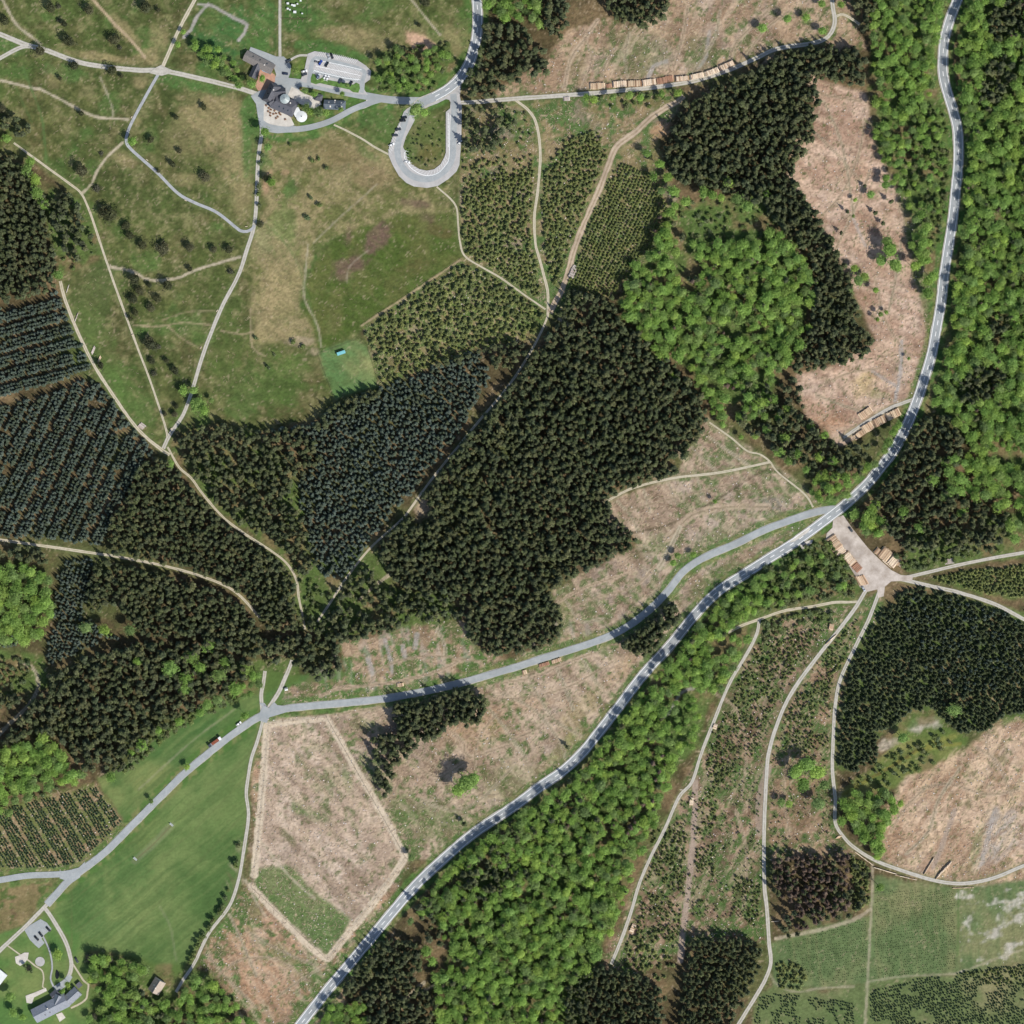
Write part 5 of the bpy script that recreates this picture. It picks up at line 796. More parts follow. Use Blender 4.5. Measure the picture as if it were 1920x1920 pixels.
one('heath_pine', [(x_, y_, r_ * 1.2) for x_, y_, r_ in [(10,40,11),(97,17,12),(122,47,7),(131,80,12),(169,21,11),(275,16,13),(298,21,5),(216,76,13),(77,97,11),(140,124,10),(211,133,11),(229,144,5),(114,148,5),(154,214,6),(156,322,13),(383,202,7),(331,221,6),(284,263,8),(337,284,6),(325,309,7),(385,333,12),(298,322,4),(207,404,17),(196,395,10),(237,424,10),(245,443,9),(268,461,10),(307,466,15),(357,465,10),(402,469,8),(430,469,9),(487,422,7),(255,525,11),(281,535,6),(263,546,10),(250,561,11),(316,536,11),(296,560,10),(284,578,10),(255,587,8),(246,598,5),(284,647,13),(281,638,9),(285,677,8),(313,677,6),(329,695,9),(328,777,7),(310,777,5),(331,762,6),(357,505,6),(190,685,8),(798,5,11),(786,48,5),(5,205,10),(12,222,9),(500,336,8)]])
one('grey_bush', [(190,288,6),(182,354,10),(297,650,7),(289,700,8),(432,509,8),(333,814,9),(110,12,7),(110,38,5),(490,420,7),(225,90,6),(420,1872,10),(168,1795,12),(205,1800,11),(172,1812,9),(176,1905,9),(55,1815,8)])
one('spruce_tree', [(871,1543,6),(1064,1400,5),(398,822,7),(420,800,8),(450,808,7)], .8)
one('spruce_tree', [(1620,350,4),(1588,398,4),(1576,438,4),(1640,400,5),(1655,420,5),(1670,380,5)], .9)

# ------------------------------------------------------------------ build them: the largest as things of their own, the rest of a kind as one stand
LMK = [('the round white pavilion',566,219),('the turquoise trailer',640,662),('the bare sandy patch',790,82),('the loop car park',800,265),('the slate-roofed hotel',100,1885),('the house in the wood',293,1850),('the log yard',1600,1045),('the heath-path fork',312,842),('the hut junction',505,1332),('the pale gravel pit',1735,1357),('the rocky pasture',1860,1730),('the timber lorry',401,1387),('the side-road junction',1564,960),('the forest-track junction',1028,590),('the upper main-road bend',1768,110),('the heath crossroads',302,132),('the long log stack',1240,158),('the browned spruce stand',1530,1660),('the felled plot',610,1560),('the roadside logs',1660,785),('the valley fork',1300,1467),('the hotel pond',107,1827),('the grey-path corner',238,265),('the brown heather patch',680,470),('the forest glade',1370,410),('the sapling rows',110,1560),('the pale felled triangle',1370,860),('the split oval pasture gate',1632,1620),('the bright oak wood edge',50,1100),('the forest-road grove',1220,1180),('the top logging bend',1562,35)]
LMK = [l for l in LMK if l[0] not in ('the split oval pasture gate', 'the bright oak wood edge')]
DIRS = ['east','east-north-east','north-east','north-north-east','north','north-north-west','north-west','west-north-west','west','west-south-west','south-west','south-south-west','south','south-south-east','south-east','east-south-east']
USED = set()
_O = 'zero one two three four five six seven eight nine ten eleven twelve thirteen fourteen fifteen sixteen seventeen eighteen nineteen'.split(); _T = 'x x twenty thirty forty fifty sixty seventy eighty ninety'.split()
def nw(n):
    if n < 20: return _O[n]
    if n < 100: return _T[n // 10] + ('-' + _O[n % 10] if n % 10 else '')
    return ('' if n < 200 else _O[n // 100] + '-') + 'hundred' + ('-' + nw(n % 100) if n % 100 else '')
def where(x, y):
    L = sorted(LMK, key=lambda l: (l[1] - x) ** 2 + (l[2] - y) ** 2)
    for l in L[:8]:
        d = round(math.hypot(x - l[1], y - l[2]) * M); a = math.atan2(-(y - l[2]), x - l[1]); yield f"{nw(max(d, 2))} metres {DIRS[round(a / (math.pi / 8)) % 16]} of {l[0]}"
def uniq(look, x, y):
    for w in where(x, y):
        t = f"{look} {w}"
        if t not in USED: USED.add(t); return t
    L = sorted(LMK, key=lambda l: (l[1] - x) ** 2 + (l[2] - y) ** 2); base = list(where(x, y))
    for w in base[:4]:
        for l in L[1:14]:
            t = f"{look} {w}, {nw(round(math.hypot(x - l[1], y - l[2]) * M))} from {l[0]}"
            if t not in USED and len(t.split()) <= 16 and l[0] not in w: USED.add(t); return t
    return t
LOOK = {'spruce_tree': ('dark spruce', 'broad dark spruce'), 'blue_spruce': ('blue-green spruce', 'broad blue-green spruce'), 'young_conifer': ('young olive conifer', 'tall young conifer'), 'young_fir': ('dark young fir', 'broad young fir'), 'fir_sapling': ('small fir sapling', 'bushy fir sapling'), 'broadleaf_tree': ('bright green tree', 'large green tree'), 'shrub': ('low green shrub', 'wide green shrub'), 'heath_pine': ('small dark heath pine', 'broad dark heath pine'), 'grey_bush': ('small grey-green bush', 'wide grey-green bush'), 'dead_spruce': ('browned dying spruce', 'broad browned dying spruce')}
CATS = {'spruce_tree': 'spruce', 'blue_spruce': 'spruce', 'young_conifer': 'conifer', 'young_fir': 'fir', 'fir_sapling': 'sapling', 'broadleaf_tree': 'tree', 'shrub': 'shrub', 'heath_pine': 'pine', 'grey_bush': 'bush', 'dead_spruce': 'spruce'}
GRP = {'spruce_tree': 'dark spruces of the forest', 'blue_spruce': 'blue-green spruces of the plantations', 'young_conifer': 'young conifers of the plantations', 'young_fir': 'young firs of the eastern plantation', 'fir_sapling': 'fir saplings planted in rows', 'broadleaf_tree': 'broadleaf trees', 'shrub': 'green shrubs', 'heath_pine': 'pines scattered over the heath', 'grey_bush': 'grey-green bushes', 'dead_spruce': 'browned spruces'}
STAND = {'spruce_tree': ('spruce_forest', 'dense dark spruce forest covering the hillside'), 'blue_spruce': ('blue_spruce_forest', 'blue-green spruce plantation standing in bands'), 'young_conifer': ('young_conifer_forest', 'close-set young conifer plantation'), 'young_fir': ('young_fir_forest', 'close plantation of dark young firs'), 'fir_sapling': ('fir_sapling_vegetation', 'fir saplings planted in long rows'), 'broadleaf_tree': ('broadleaf_forest', 'closed canopy of bright green broadleaf trees'), 'shrub': ('shrubbery', 'scattered low green shrubs on verges and cleared land'), 'seedling': ('seedling_vegetation', 'tiny planted seedlings dotting the pasture in rows'), 'dead_spruce': ('dead_spruce_forest', 'browned dying spruces'), 'heath_pine': ('heath_pine_woods', 'heath pines'), 'grey_bush': ('bush_vegetation', 'grey bushes')}
def gn_scatter(name, kind, items):
    col = bpy.data.collections.new(name + '_models')
    for i, p in enumerate(PROT[kind]): o = bpy.data.objects.new(f'{kind}_model_{i}', p[2]); col.objects.link(o)
    n = len(items); me = bpy.data.meshes.new(name); me.vertices.add(n); idx = rng.integers(0, len(PROT[kind]), n)
    co = np.array([W(x, y) for x, y, r, h in items], np.float32); me.vertices.foreach_set('co', co.ravel())
    R0 = np.array([p[3] for p in PROT[kind]])[idx]; s = np.array([i[2] for i in items]) / R0; hz = np.array([i[3] for i in items]) * rng.uniform(.72, 1.25, n) * (s ** -.35)
    A = me.attributes; A.new('idx', 'INT', 'POINT').data.foreach_set('value', idx.astype(np.int32)); A.new('rot', 'FLOAT_VECTOR', 'POINT').data.foreach_set('vector', np.stack([rng.uniform(-.04, .04, n), rng.uniform(-.04, .04, n), rng.uniform(0, 6.283, n)], 1).astype(np.float32).ravel())
    ax = rng.uniform(.86, 1.16, n); A.new('scl', 'FLOAT_VECTOR', 'POINT').data.foreach_set('vector', np.stack([s * ax, s / ax, s * hz], 1).astype(np.float32).ravel())
    o = bpy.data.objects.new(name, me); COL.objects.link(o)
    ng = bpy.data.node_groups.new(name, 'GeometryNodeTree'); ng.interface.new_socket('Geometry', in_out='INPUT', socket_type='NodeSocketGeometry'); ng.interface.new_socket('Geometry', in_out='OUTPUT', socket_type='NodeSocketGeometry')
    N = ng.nodes; L = ng.links.new; gi = N.new('NodeGroupInput'); go = N.new('NodeGroupOutput'); ci = N.new('GeometryNodeCollectionInfo'); ci.inputs['Collection'].default_value = col; ci.inputs['Separate Children'].default_value = True; ci.inputs['Reset Children'].default_value = True
    ip = N.new('GeometryNodeInstanceOnPoints'); ip.inputs['Pick Instance'].default_value = True
    def at(nm, ty): a = N.new('GeometryNodeInputNamedAttribute'); a.data_type = ty; a.inputs['Name'].default_value = nm; return a.outputs['Attribute']
    L(gi.outputs[0], ip.inputs['Points']); L(ci.outputs[0], ip.inputs['Instance']); L(at('idx', 'INT'), ip.inputs['Instance Index']); L(at('rot', 'FLOAT_VECTOR'), ip.inputs['Rotation']); L(at('scl', 'FLOAT_VECTOR'), ip.inputs['Scale']); L(ip.outputs[0], go.inputs[0])
    md = o.modifiers.new('scatter', 'NODES'); md.node_group = ng; return o
WHOLE = ('blue_spruce', 'young_fir', 'young_conifer', 'fir_sapling', 'shrub', 'grey_bush')
for kind, items in TREES.items():
    items = [i for i in items if i[2] > .2 or kind == 'seedling']
    inv = [i for i in items if 4 < i[0] < 1916 and 4 < i[1] < 1916]
    inv.sort(key=lambda i: -i[2]); own = [] if kind == 'seedling' else inv[:296]; ids = set(map(id, own)); rest = [i for i in items if id(i) not in ids]
    print('TREES', kind, len(items), 'own', len(own))
    if own:
        med = sorted(i[2] for i in own)[len(own) // 2]
        for x, y, r, hf in own:
            v = rng.integers(0, len(PROT[kind])); c, t, j, R0 = PROT[kind][v]; s = r / R0; rz = rng.uniform(0, 6.283); sz = s * hf * rng.uniform(.78, 1.2) * s ** -.35
            if kind in WHOLE: o = inst(kind, j, None, W(x, y), rz, (s, s, sz))
            else:
                o = empty(kind, W(x, y), rz); ax = rng.uniform(.86, 1.16); o.scale = (s * ax, s / ax, sz); inst('crown', c, o); inst('trunk', t, o)
            tag(o, uniq(LOOK[kind][1 if r > med else 0], x, y), CATS[kind], GRP[kind])
    if rest: o = gn_scatter(STAND[kind][0], kind, rest); tag(o, STAND[kind][1], kind='stuff')

# ------------------------------------------------------------------ buildings
WALLW = plain('white_render', (214,208,198), .9, .1, .08, .6); WALLS = plain('slate_cladding', (86,88,94), .8, .2, .2, 1.2); WALLT = plain('timber_wall', (132,104,80), .9, .1, .25, 1.5)
GLASS = plain('window_glass', (44,54,62), .12, .5, .15, .6); DOORM = plain('door_wood', (92,66,48), .7, .2, .2, 2)
def roofmat(name, rgb, rough=.5, spec=.4):
    m, nt, p = newmat(name, rough, spec); L = nt.links.new; c = lin(rgb); tc = node(nt, 'ShaderNodeTexCoord')
    b = node(nt, 'ShaderNodeTexBrick'); b.inputs['Scale'].default_value = 1.4; b.inputs['Color1'].default_value = [v * .9 for v in c] + [1]; b.inputs['Color2'].default_value = [v * 1.12 for v in c] + [1]; b.inputs['Mortar'].default_value = [v * .6 for v in c] + [1]; b.inputs['Mortar Size'].default_value = .02
    L(tc.outputs['Object'], b.inputs['Vector']); n = node(nt, 'ShaderNodeTexNoise'); n.inputs['Scale'].default_value = .7; n.inputs['Detail'].default_value = 6; L(tc.outputs['Object'], n.inputs['Vector'])
    mr = node(nt, 'ShaderNodeMapRange'); mr.inputs['To Min'].default_value = .75; mr.inputs['To Max'].default_value = 1.25; L(n.outputs['Fac'], mr.inputs['Value'])
    s = node(nt, 'ShaderNodeVectorMath', operation='SCALE'); L(b.outputs['Color'], s.inputs[0]); L(mr.outputs['Result'], s.inputs['Scale']); L(s.outputs['Vector'], p.inputs['Base Color']); return m
SLATE = roofmat('dark_slate', (92,92,98)); SLATEB = roofmat('blue_slate', (98,106,116), .45); METAL = roofmat('grey_metal_roof', (134,138,146), .42, .5); PALE = roofmat('pale_roof', (178,164,150), .6); WHITE = plain('white_roof', (208,210,208), .6, .2, .08, .5); BARNR = roofmat('weathered_tiles', (128,122,118), .7)
def gable(parent, p0, p1, width, eave, ridge, roof, wall, hip=(0, 0), over=.35, wins=True, names=('wall', 'roof')):
    """walls, two roof slopes (plus hips), windows and a door; p0-p1 is the ridge line in photograph pixels"""
    a = Vector(W(*p0)); b = Vector(W(*p1)); d = (b - a); Ln = d.length; d.normalize(); n = Vector((-d.y, d.x, 0)); h = width / 2
    def P(u, v, z): q = a + d * u + n * v; return (q.x, q.y, z)
    w = MB(); V = [P(0, -h, 0), P(Ln, -h, 0), P(Ln, h, 0), P(0, h, 0), P(0, -h, eave), P(Ln, -h, eave), P(Ln, h, eave), P(0, h, eave)]; F = [(0, 1, 5, 4), (1, 2, 6, 5), (2, 3, 7, 6), (3, 0, 4, 7)]
    if not hip[0]: V.append(P(0, 0, ridge - .05)); F.append((7, 4, len(V) - 1))
    if not hip[1]: V.append(P(Ln, 0, ridge - .05)); F.append((5, 6, len(V) - 1))
    w.add(V, F); w.obj('wall', wall, parent); o = over; sl = (ridge - eave) / h
    u0, u1 = (-o if not hip[0] else hip[0]), (Ln + o if not hip[1] else Ln - hip[1]); ze = eave - sl * o; th = .14
    for s in (-1, 1):
        m = MB(); q = [P(-o, s * (h + o), ze), P(Ln + o, s * (h + o), ze), P(u1, s * .02, ridge), P(u0, s * .02, ridge)]; q += [(x, y, z - th) for x, y, z in q]
        m.add(q, [(0, 1, 2, 3), (7, 6, 5, 4), (0, 4, 5, 1), (1, 5, 6, 2), (2, 6, 7, 3), (3, 7, 4, 0)]); m.obj('roof_slope', roof, parent)
    for e, uu, hp in ((0, -o, hip[0]), (1, Ln + o, hip[1])):
        if hp: m = MB(); ue = u0 if e == 0 else u1; m.add([P(uu, -h - o, ze + .01), P(uu, h + o, ze + .01), P(ue, 0, ridge + .005), P(uu, -h - o, ze - .1), P(uu, h + o, ze - .1)], [(0, 1, 2), (0, 3, 4, 1)]); m.obj('roof_hip', roof, parent)
    m = MB(); c0 = P(u0, 0, ridge + .04); c1 = P(u1, 0, ridge + .04); m.cyl(c0, c1, .13, .13, 6); m.obj('ridge_cap', roof, parent)
    if wins:
        k = max(2, int(Ln / 3.2)); ang = math.atan2(d.y, d.x)
        for s in (-1, 1):
            for i in range(k):
                u = Ln * (i + .5) / k
                for zl in ([1.5] if eave < 4.4 else [1.5, 4.2]):
                    q = P(u, s * (h + .02), zl)
                    if s < 0 and i == k // 2 and zl < 2: MB().box((q[0], q[1], 1.05), (1.1, .12, 2.1), ang).obj('door', DOORM, parent)
                    else: MB().box(q, (1.2, .10, 1.25), ang).obj('window', GLASS, parent)
    return P, Ln, h, sl
def chimney(parent, x, y, z, s=.7):
    m = MB(); X, Y, _ = W(x, y); m.box((X, Y, z), (s, s, 1.6)); o = m.obj('chimney', BARNR, parent); m = MB(); m.box((X, Y, z + .85), (s + .2, s + .2, .12)); m.obj('cap', WALLW, o)
def skylights(parent, P, Ln, h, eave, ridge, side, us, mat=None):
    for u in us:
        t = .5; z = eave + (ridge - eave) * (1 - t); m = MB(); a = P(Ln * u - .5, side * h * t, z); sl = (ridge - eave) / h; q = []
        for du, dv in ((-.45, -.6), (.45, -.6), (.45, .6), (-.45, .6)): p = P(Ln * u + du, side * (h * t + dv), z - sl * dv + .08); q.append(p)
        q += [(x, y, z - .1) for x, y, z in q]; f = (0, 1, 2, 3) if side > 0 else (3, 2, 1, 0); m.add(q, [f, (0, 4, 5, 1), (1, 5, 6, 2), (2, 6, 7, 3), (3, 7, 4, 0)]); m.obj('skylight', mat or GLASS, parent)
def cone_roof(parent, x, y, r, z0, z1, mat, n=16, over=.3, nm='roof_panel', ribs=None):
    X, Y, _ = W(x, y)
    for k in range(n):
        a, b = 2 * math.pi * k / n, 2 * math.pi * (k + 1) / n; R = r + over
        m = MB(); m.add([(X + math.cos(a) * R, Y + math.sin(a) * R, z0), (X + math.cos(b) * R, Y + math.sin(b) * R, z0), (X, Y, z1), (X + math.cos(a) * R, Y + math.sin(a) * R, z0 - .12), (X + math.cos(b) * R, Y + math.sin(b) * R, z0 - .12)], [(0, 1, 2), (0, 3, 4, 1)]); p = m.obj(nm, mat, parent)
        if ribs: mm = MB(); mm.cyl((X + math.cos(a) * R, Y + math.sin(a) * R, z0 + .03), (X, Y, z1 + .03), .06, .04, 4); mm.obj('rib', ribs, p)
def drum(parent, x, y, r, z1, mat, n=24, nm='wall'):
    X, Y, _ = W(x, y); m = MB(); m.cyl((X, Y, 0), (X, Y, z1), r, r, n); m.obj(nm, mat, parent, True)
# the inn
inn = site('inn', W(525, 190)); tag(inn, 'large dark slate-roofed inn with a round faceted turret', 'inn')
P_, L_, h_, s_ = gable(inn, (518,161), (502,193), 8.2, 6.2, 11.2, SLATE, WALLS, (2.2, 2.2)); skylights(inn, P_, L_, h_, 6.2, 11.2, -1, (.3, .6))
gable(inn, (512,176), (536,174), 6.0, 5.6, 9.6, SLATE, WALLS, (0, 0), .3)
P_, L_, h_, s_ = gable(inn, (513,189), (554,207), 11.4, 5.2, 8.6, SLATE, WALLS, (2.5, 2.5)); skylights(inn, P_, L_, h_, 5.2, 8.6, -1, (.35, .55, .75))
gable(inn, (506,196), (514,191), 4.6, 5.0, 8.9, SLATE, WALLS, (0, 0), .3, False)
drum(inn, 535.6, 188, 3.5, 9.4, WALLS, 24, 'turret_wall'); TUR = plain('patinated_glass', (150,160,158), .35, .5, .12, 1.0); cone_roof(inn, 535.6, 188, 3.5, 9.4, 11.4, TUR, 14, .25, 'turret_panel', plain('lead_rib', (196,200,198), .5, .4))
m = MB(); X, Y, _ = W(535.6, 188); m.cyl((X, Y, 11.35), (X, Y, 12.4), .25, .05, 8); m.obj('finial', METAL, inn); chimney(inn, 546, 196, 8.6); chimney(inn, 515, 172, 10.6)
pav = site('pavilion', W(566, 219)); tag(pav, 'round white pavilion with a shallow conical roof beside the inn', 'pavilion'); drum(pav, 566, 219.5, 3.9, 3.4, WALLW); cone_roof(pav, 566, 219.5, 3.9, 3.4, 4.5, WHITE, 20)
m = MB(); X, Y, _ = W(566, 219.5); m.cyl((X, Y, 4.4), (X, Y, 4.9), .45, .35, 10); m.obj('roof_vent', SLATE, pav); m = MB(); X, Y, _ = W(557, 211); m.box((X, Y, 1.6), (5.6, 5.2, 3.2), math.radians(-62)); m.obj('link_wall', WALLW, pav); m = MB(); m.box((X, Y, 3.28), (5.9, 5.5, .16), math.radians(-62)); m.obj('link_roof', WHITE, pav)
# barn with wing
barn = site('barn', W(486, 117)); tag(barn, 'long grey barn with a dark wing north-west of the inn', 'barn'); P_, L_, h_, s_ = gable(barn, (460.5,104.5), (512,131.5), 7.6, 3.2, 6.4, BARNR, WALLT); skylights(barn, P_, L_, h_, 3.2, 6.4, 1, (.25, .5, .75)); gable(barn, (484.5,122), (473.5,146), 5.4, 3.0, 5.8, SLATE, WALLT); chimney(barn, 497, 124, 6.2)
sh = site('pavilion_hut', W(598, 184)); tag(sh, 'small hip-roofed slate garden building between the inn and the slate house', 'building'); gable(sh, (591.5,182), (604,185), 4.6, 2.6, 4.6, SLATE, WALLT, (1.8, 1.8))
sl = site('slate_house', W(628, 197)); tag(sl, 'blue slate house with roof windows beside the inn road', 'house'); P_, L_, h_, s_ = gable(sl, (608.5,196.5), (647.5,198.5), 6.4, 3.2, 6.6, SLATEB, WALLS, (0, 2.6)); skylights(sl, P_, L_, h_, 3.2, 6.6, 1, (.22, .5, .82), WALLW); skylights(sl, P_, L_, h_, 3.2, 6.6, -1, (.3, .62, .85), WALLW); chimney(sl, 629, 190, 4.6)
# hotel
ho = site('hotel', W(100, 1885)); tag(ho, 'long grey-roofed hotel with an angled wing and cross gable', 'hotel'); P_, L_, h_, s_ = gable(ho, (66,1903.5), (126,1873), 10.4, 5.4, 8.6, METAL, WALLW); skylights(ho, P_, L_, h_, 5.4, 8.6, -1, (.3, .45), SLATE); gable(ho, (125,1877), (147.5,1856.5), 7.6, 4.6, 7.4, METAL, WALLW); gable(ho, (106,1880.5), (113,1865), 6.0, 5.4, 8.5, METAL, WALLW, (0, 0), .3); gable(ho, (99,1868), (109,1859), 5.0, 3.4, 5.0, SLATE, WALLW, (0, 0), .3, False); chimney(ho, 92, 1888, 8.6)
sd = site('shed', W(149, 1846)); tag(sd, 'small square flat-roofed shed behind the hotel wing', 'shed'); m = MB(); X, Y, _ = W(149, 1846); m.box((X, Y, 1.3), (3.6, 3.3, 2.6), math.radians(40)); m.obj('wall', WALLT, sd); m = MB(); m.box((X, Y, 2.68), (4.0, 3.7, .16), math.radians(40)); m.obj('roof', SLATE, sd); m = MB(); m.box((X - .9, Y - 1.5, 1.0), (.9, .12, 2.0), math.radians(40)); m.obj('door', DOORM, sd)
hs = site('house', W(293, 1850)); tag(hs, 'house with one dark and one pale roof slope in the wood', 'house'); P_, L_, h_, s_ = gable(hs, (301.5,1837.5), (288.5,1858.5), 8.6, 3.4, 8.0, PALE, WALLW); skylights(hs, P_, L_, h_, 3.4, 8.0, -1, (.5,), WALLW); chimney(hs, 294, 1850, 7.8)
wb = site('annex', W(3, 1833)); tag(wb, 'white flat-roofed annex at the hotel garden edge', 'building'); m = MB(); X, Y, _ = W(0, 1831); m.box((X, Y, 1.6), (7.6, 9.0, 3.2), math.radians(-38)); m.obj('wall', WALLW, wb); m = MB(); m.box((X, Y, 3.3), (8.0, 9.4, .2), math.radians(-38)); m.obj('roof', WHITE, wb)
ht = site('hut', W(537, 1292)); tag(ht, 'small white hut under the spruces at the lane junction', 'hut'); gable(ht, (534.5,1292.5), (539.5,1291.5), 1.8, 2.2, 2.9, WHITE, WALLW, (0, 0), .2, False)
bs = site('bus_shelter', W(1508, 1021)); tag(bs, 'small dark bus shelter at the main road bay', 'shelter'); m = MB(); X, Y, _ = W(1508, 1021); a = math.radians(35); m.box((X, Y, 2.4), (3.2, 1.6, .14), a); m.obj('roof', SLATE, bs); m = MB(); m.box((X + .35, Y - .55, 1.15), (3.0, .1, 2.3), a); m.obj('back_wall', WALLT, bs)
for s in (-1.4, 1.4): m = MB(); m.cyl((X + math.cos(a) * s - .3, Y + math.sin(a) * s + .45, 0), (X + math.cos(a) * s - .3, Y + math.sin(a) * s + .45, 2.4), .06, .06, 6); m.obj('post', METAL, bs)
# trailer in the paddock
TQ = plain('turquoise_tarpaulin', (112,176,182), .5, .3, .1, .8); tr = site('trailer', W(640, 662)); tag(tr, 'long turquoise-roofed trailer parked in the fenced paddock', 'trailer'); X, Y, _ = W(640, 662); a = math.radians(19)
m = MB(); m.box((X, Y, 1.9), (6.2, 2.2, 2.2), a); m.obj('body', WALLW, tr); m = MB(); m.box((X, Y, 3.08), (6.4, 2.4, .16), a); m.obj('roof', TQ, tr); m = MB(); m.box((X + math.cos(a) * 4.0, Y + math.sin(a) * 4.0, .7), (1.9, .14, .14), a); m.obj('drawbar', METAL, tr)
RUB = plain('rubber', (34,34,36), .8, .2, .1, 2)
for u in (-1.4, 1.4):
    for v in (-1.0, 1.0): cx = X + math.cos(a) * u - math.sin(a) * v; cy = Y + math.sin(a) * u + math.cos(a) * v; m = MB(); m.cyl((cx - math.sin(a) * .12, cy + math.cos(a) * .12, .45), (cx + math.sin(a) * .12, cy - math.cos(a) * .12, .45), .45, .45, 10); m.obj('wheel', RUB, tr)
# awning on the barn patio
aw = site('awning', W(498, 133)); tag(aw, 'light blue awning over the barn patio', 'awning'); X, Y, _ = W(498, 133); a = math.radians(-25); m = MB(); m.box((X, Y, 2.5), (4.8, 2.4, .06), a); m.obj('canopy', plain('blue_canvas', (130,184,214), .7, .2, .06, 1), aw)
for su in (-2.2, 2.2):
    for sv in (-1.05, 1.05): px_ = X + math.cos(a) * su - math.sin(a) * sv; py_ = Y + math.sin(a) * su + math.cos(a) * sv; m = MB(); m.cyl((px_, py_, 0), (px_, py_, 2.5), .04, .04, 6); m.obj('pole', METAL, aw)
# pond
pw, pnt, pp = newmat('dark_water', .08, .5); pp.inputs['Base Color'].default_value = (.012, .014, .012, 1)
sheet('pond', [(107 + (3.4 + .8 * math.cos(t - 1)) * math.cos(t) , 1827 + 8.6 * math.sin(t)) for t in np.linspace(0, 2 * math.pi, 22, endpoint=False)], pw)

# ------------------------------------------------------------------ vehicles
PAINT = {}
def paint(c):
    if c not in PAINT:
        rgb = {'white': (226,226,224), 'silver': (160,164,168), 'black': (30,31,34), 'dark grey': (62,65,70), 'blue': (44,70,150), 'red': (160,44,34), 'dark blue': (38,46,66)}[c]; m = plain('car_paint_' + c.replace(' ', '_'), rgb, .25, .5, .04, 1); PAINT[c] = m
    return PAINT[c]
def car_meshes():
    b = MB(); prof = [(-2.15, .35), (-2.2, .62), (-2.1, .86), (-1.0, .95), (1.05, .93), (1.95, .78), (2.18, .6), (2.15, .32)]; n = len(prof); V = []
    for w, s in ((-.84, 1), (.84, 1)): V += [(x, w * (1 if .4 < z < .9 else .94), z) for x, z in prof]
    F = [(i, (i + 1) % n, n + (i + 1) % n, n + i) for i in range(n)] + [tuple(range(n - 1, -1, -1)), tuple(range(n, 2 * n))]; b.add(V, F)
    g = MB(); lo = [(-1.85, -.74), (.95, -.74), (.95, .74), (-1.85, .74)]; hi = [(-1.35, -.6), (.25, -.6), (.25, .6), (-1.35, .6)]; g.add([(x, y, .9) for x, y in lo] + [(x, y, 1.42) for x, y in hi], [(0, 1, 5, 4), (1, 2, 6, 5), (2, 3, 7, 6), (3, 0, 4, 7), (4, 5, 6, 7)])
    r = MB(); r.box((-.55, 0, 1.45), (1.62, 1.22, .06)); w = MB(); w.cyl((0, -.1, 0), (0, .1, 0), .32, .32, 12); l = MB(); l.box((0, 0, 0), (.1, .34, .14))
    return b.mesh('body', paint('white')), g.mesh('cabin_glass', GLASS), r.mesh('roof', paint('white')), w.mesh('wheel', RUB), l.mesh('headlight', plain('lamp_glass', (232,232,226), .2, .5))
CAR = car_meshes()
def car(x, y, deg, colour, label, group=None, z=.12):
    c = empty('parked_car' if group else 'car', W(x, y, z), math.radians(deg)); tag(c, label, 'car', group)
    for nm, me in (('body', CAR[0]), ('cabin_glass', CAR[1]), ('roof', CAR[2])):
        o = inst(nm, me, c)
        if nm != 'cabin_glass': o.material_slots[0].link = 'OBJECT'; o.material_slots[0].material = paint(colour)
    for wx in (-1.35, 1.35):
        for wy in (-.78, .78): inst('wheel', CAR[3], c, (wx, wy, .32))
    for wy in (-.6, .6): inst('headlight', CAR[4], c, (2.12, wy, .66))
GL = 'cars parked at the inn'; GO = 'cars parked round the loop'; GH = 'cars parked at the hotel'
for x, y, dg, c, lab, g in [(616,106,-70,'silver','silver car at the upper edge of the inn car park',GL),(622.5,105.5,-70,'black','black car next to the silver one in the inn car park',GL),(601,118,58,'blue','blue car beside the motorcycles in the inn car park',GL),(613,121,60,'black','black car alone in the middle bays of the inn car park',GL),(597,144,62,'white','white car nearest the lane end of the inn car park island',GL),(609,146,62,'white','white car in the middle of three beside the island hedge',GL),(614.5,147,62,'white','white car easternmost of the three beside the island hedge',GL),(638,152,64,'dark grey','dark grey car at the middle of the island bays',GL),(658,157,62,'black','black car at the east end of the island bays',GL),(571,134,18,'white','white car at the west rim of the inn car park',GL),(571,140,22,'dark grey','dark grey car below the white one at the west rim',GL),(541,114.5,24,'dark grey','dark car on the path mouth north-east of the barn',GL),(535,138.5,-6,'dark blue','dark blue car on the forecourt opposite the barn patio',GL),
        (758,221,14,'black','topmost black car on the west side of the loop',GO),(755.5,226.5,4,'black','black car second from the top on the loop west side',GO),(747,243,12,'dark grey','dark grey car third from the top on the loop west side',GO),(741,254,0,'dark grey','dark grey car fourth from the top on the loop west side',GO),(734.5,272,28,'white','white car at the outer west rim of the loop',GO),(763.5,304,-14,'white','white car in the inner bays of the loop bend',GO),(862.5,268,40,'white','white car under the spruces on the loop east side',GO),
        (69,1759,-48,'black','westernmost black car in the hotel car park',GH),(77,1752,-52,'black','middle black car in the hotel car park',GH),(91,1742,-48,'black','black car nearest the drive in the hotel car park',GH),(144,1800,-60,'dark grey','dark car under the trees beside the hotel drive',GH)]: car(x, y, dg, c, lab, g, .42)
car(448,1357,38,'white','white car driving on the forest road near the junction', None, .42); car(1595,993,-55,'dark grey','dark car at the edge of the log yard under the trees', None, .42); car(1619,1104,-58,'silver','silver car at the lower corner of the log yard', None, .42)
lo = empty('lorry', W(403.5, 1391, .42), math.radians(36)); tag(lo, 'timber lorry with white cab and red load on the forest road', 'lorry'); RED = plain('red_load', (128,76,58), .8, .1, .3, 1)
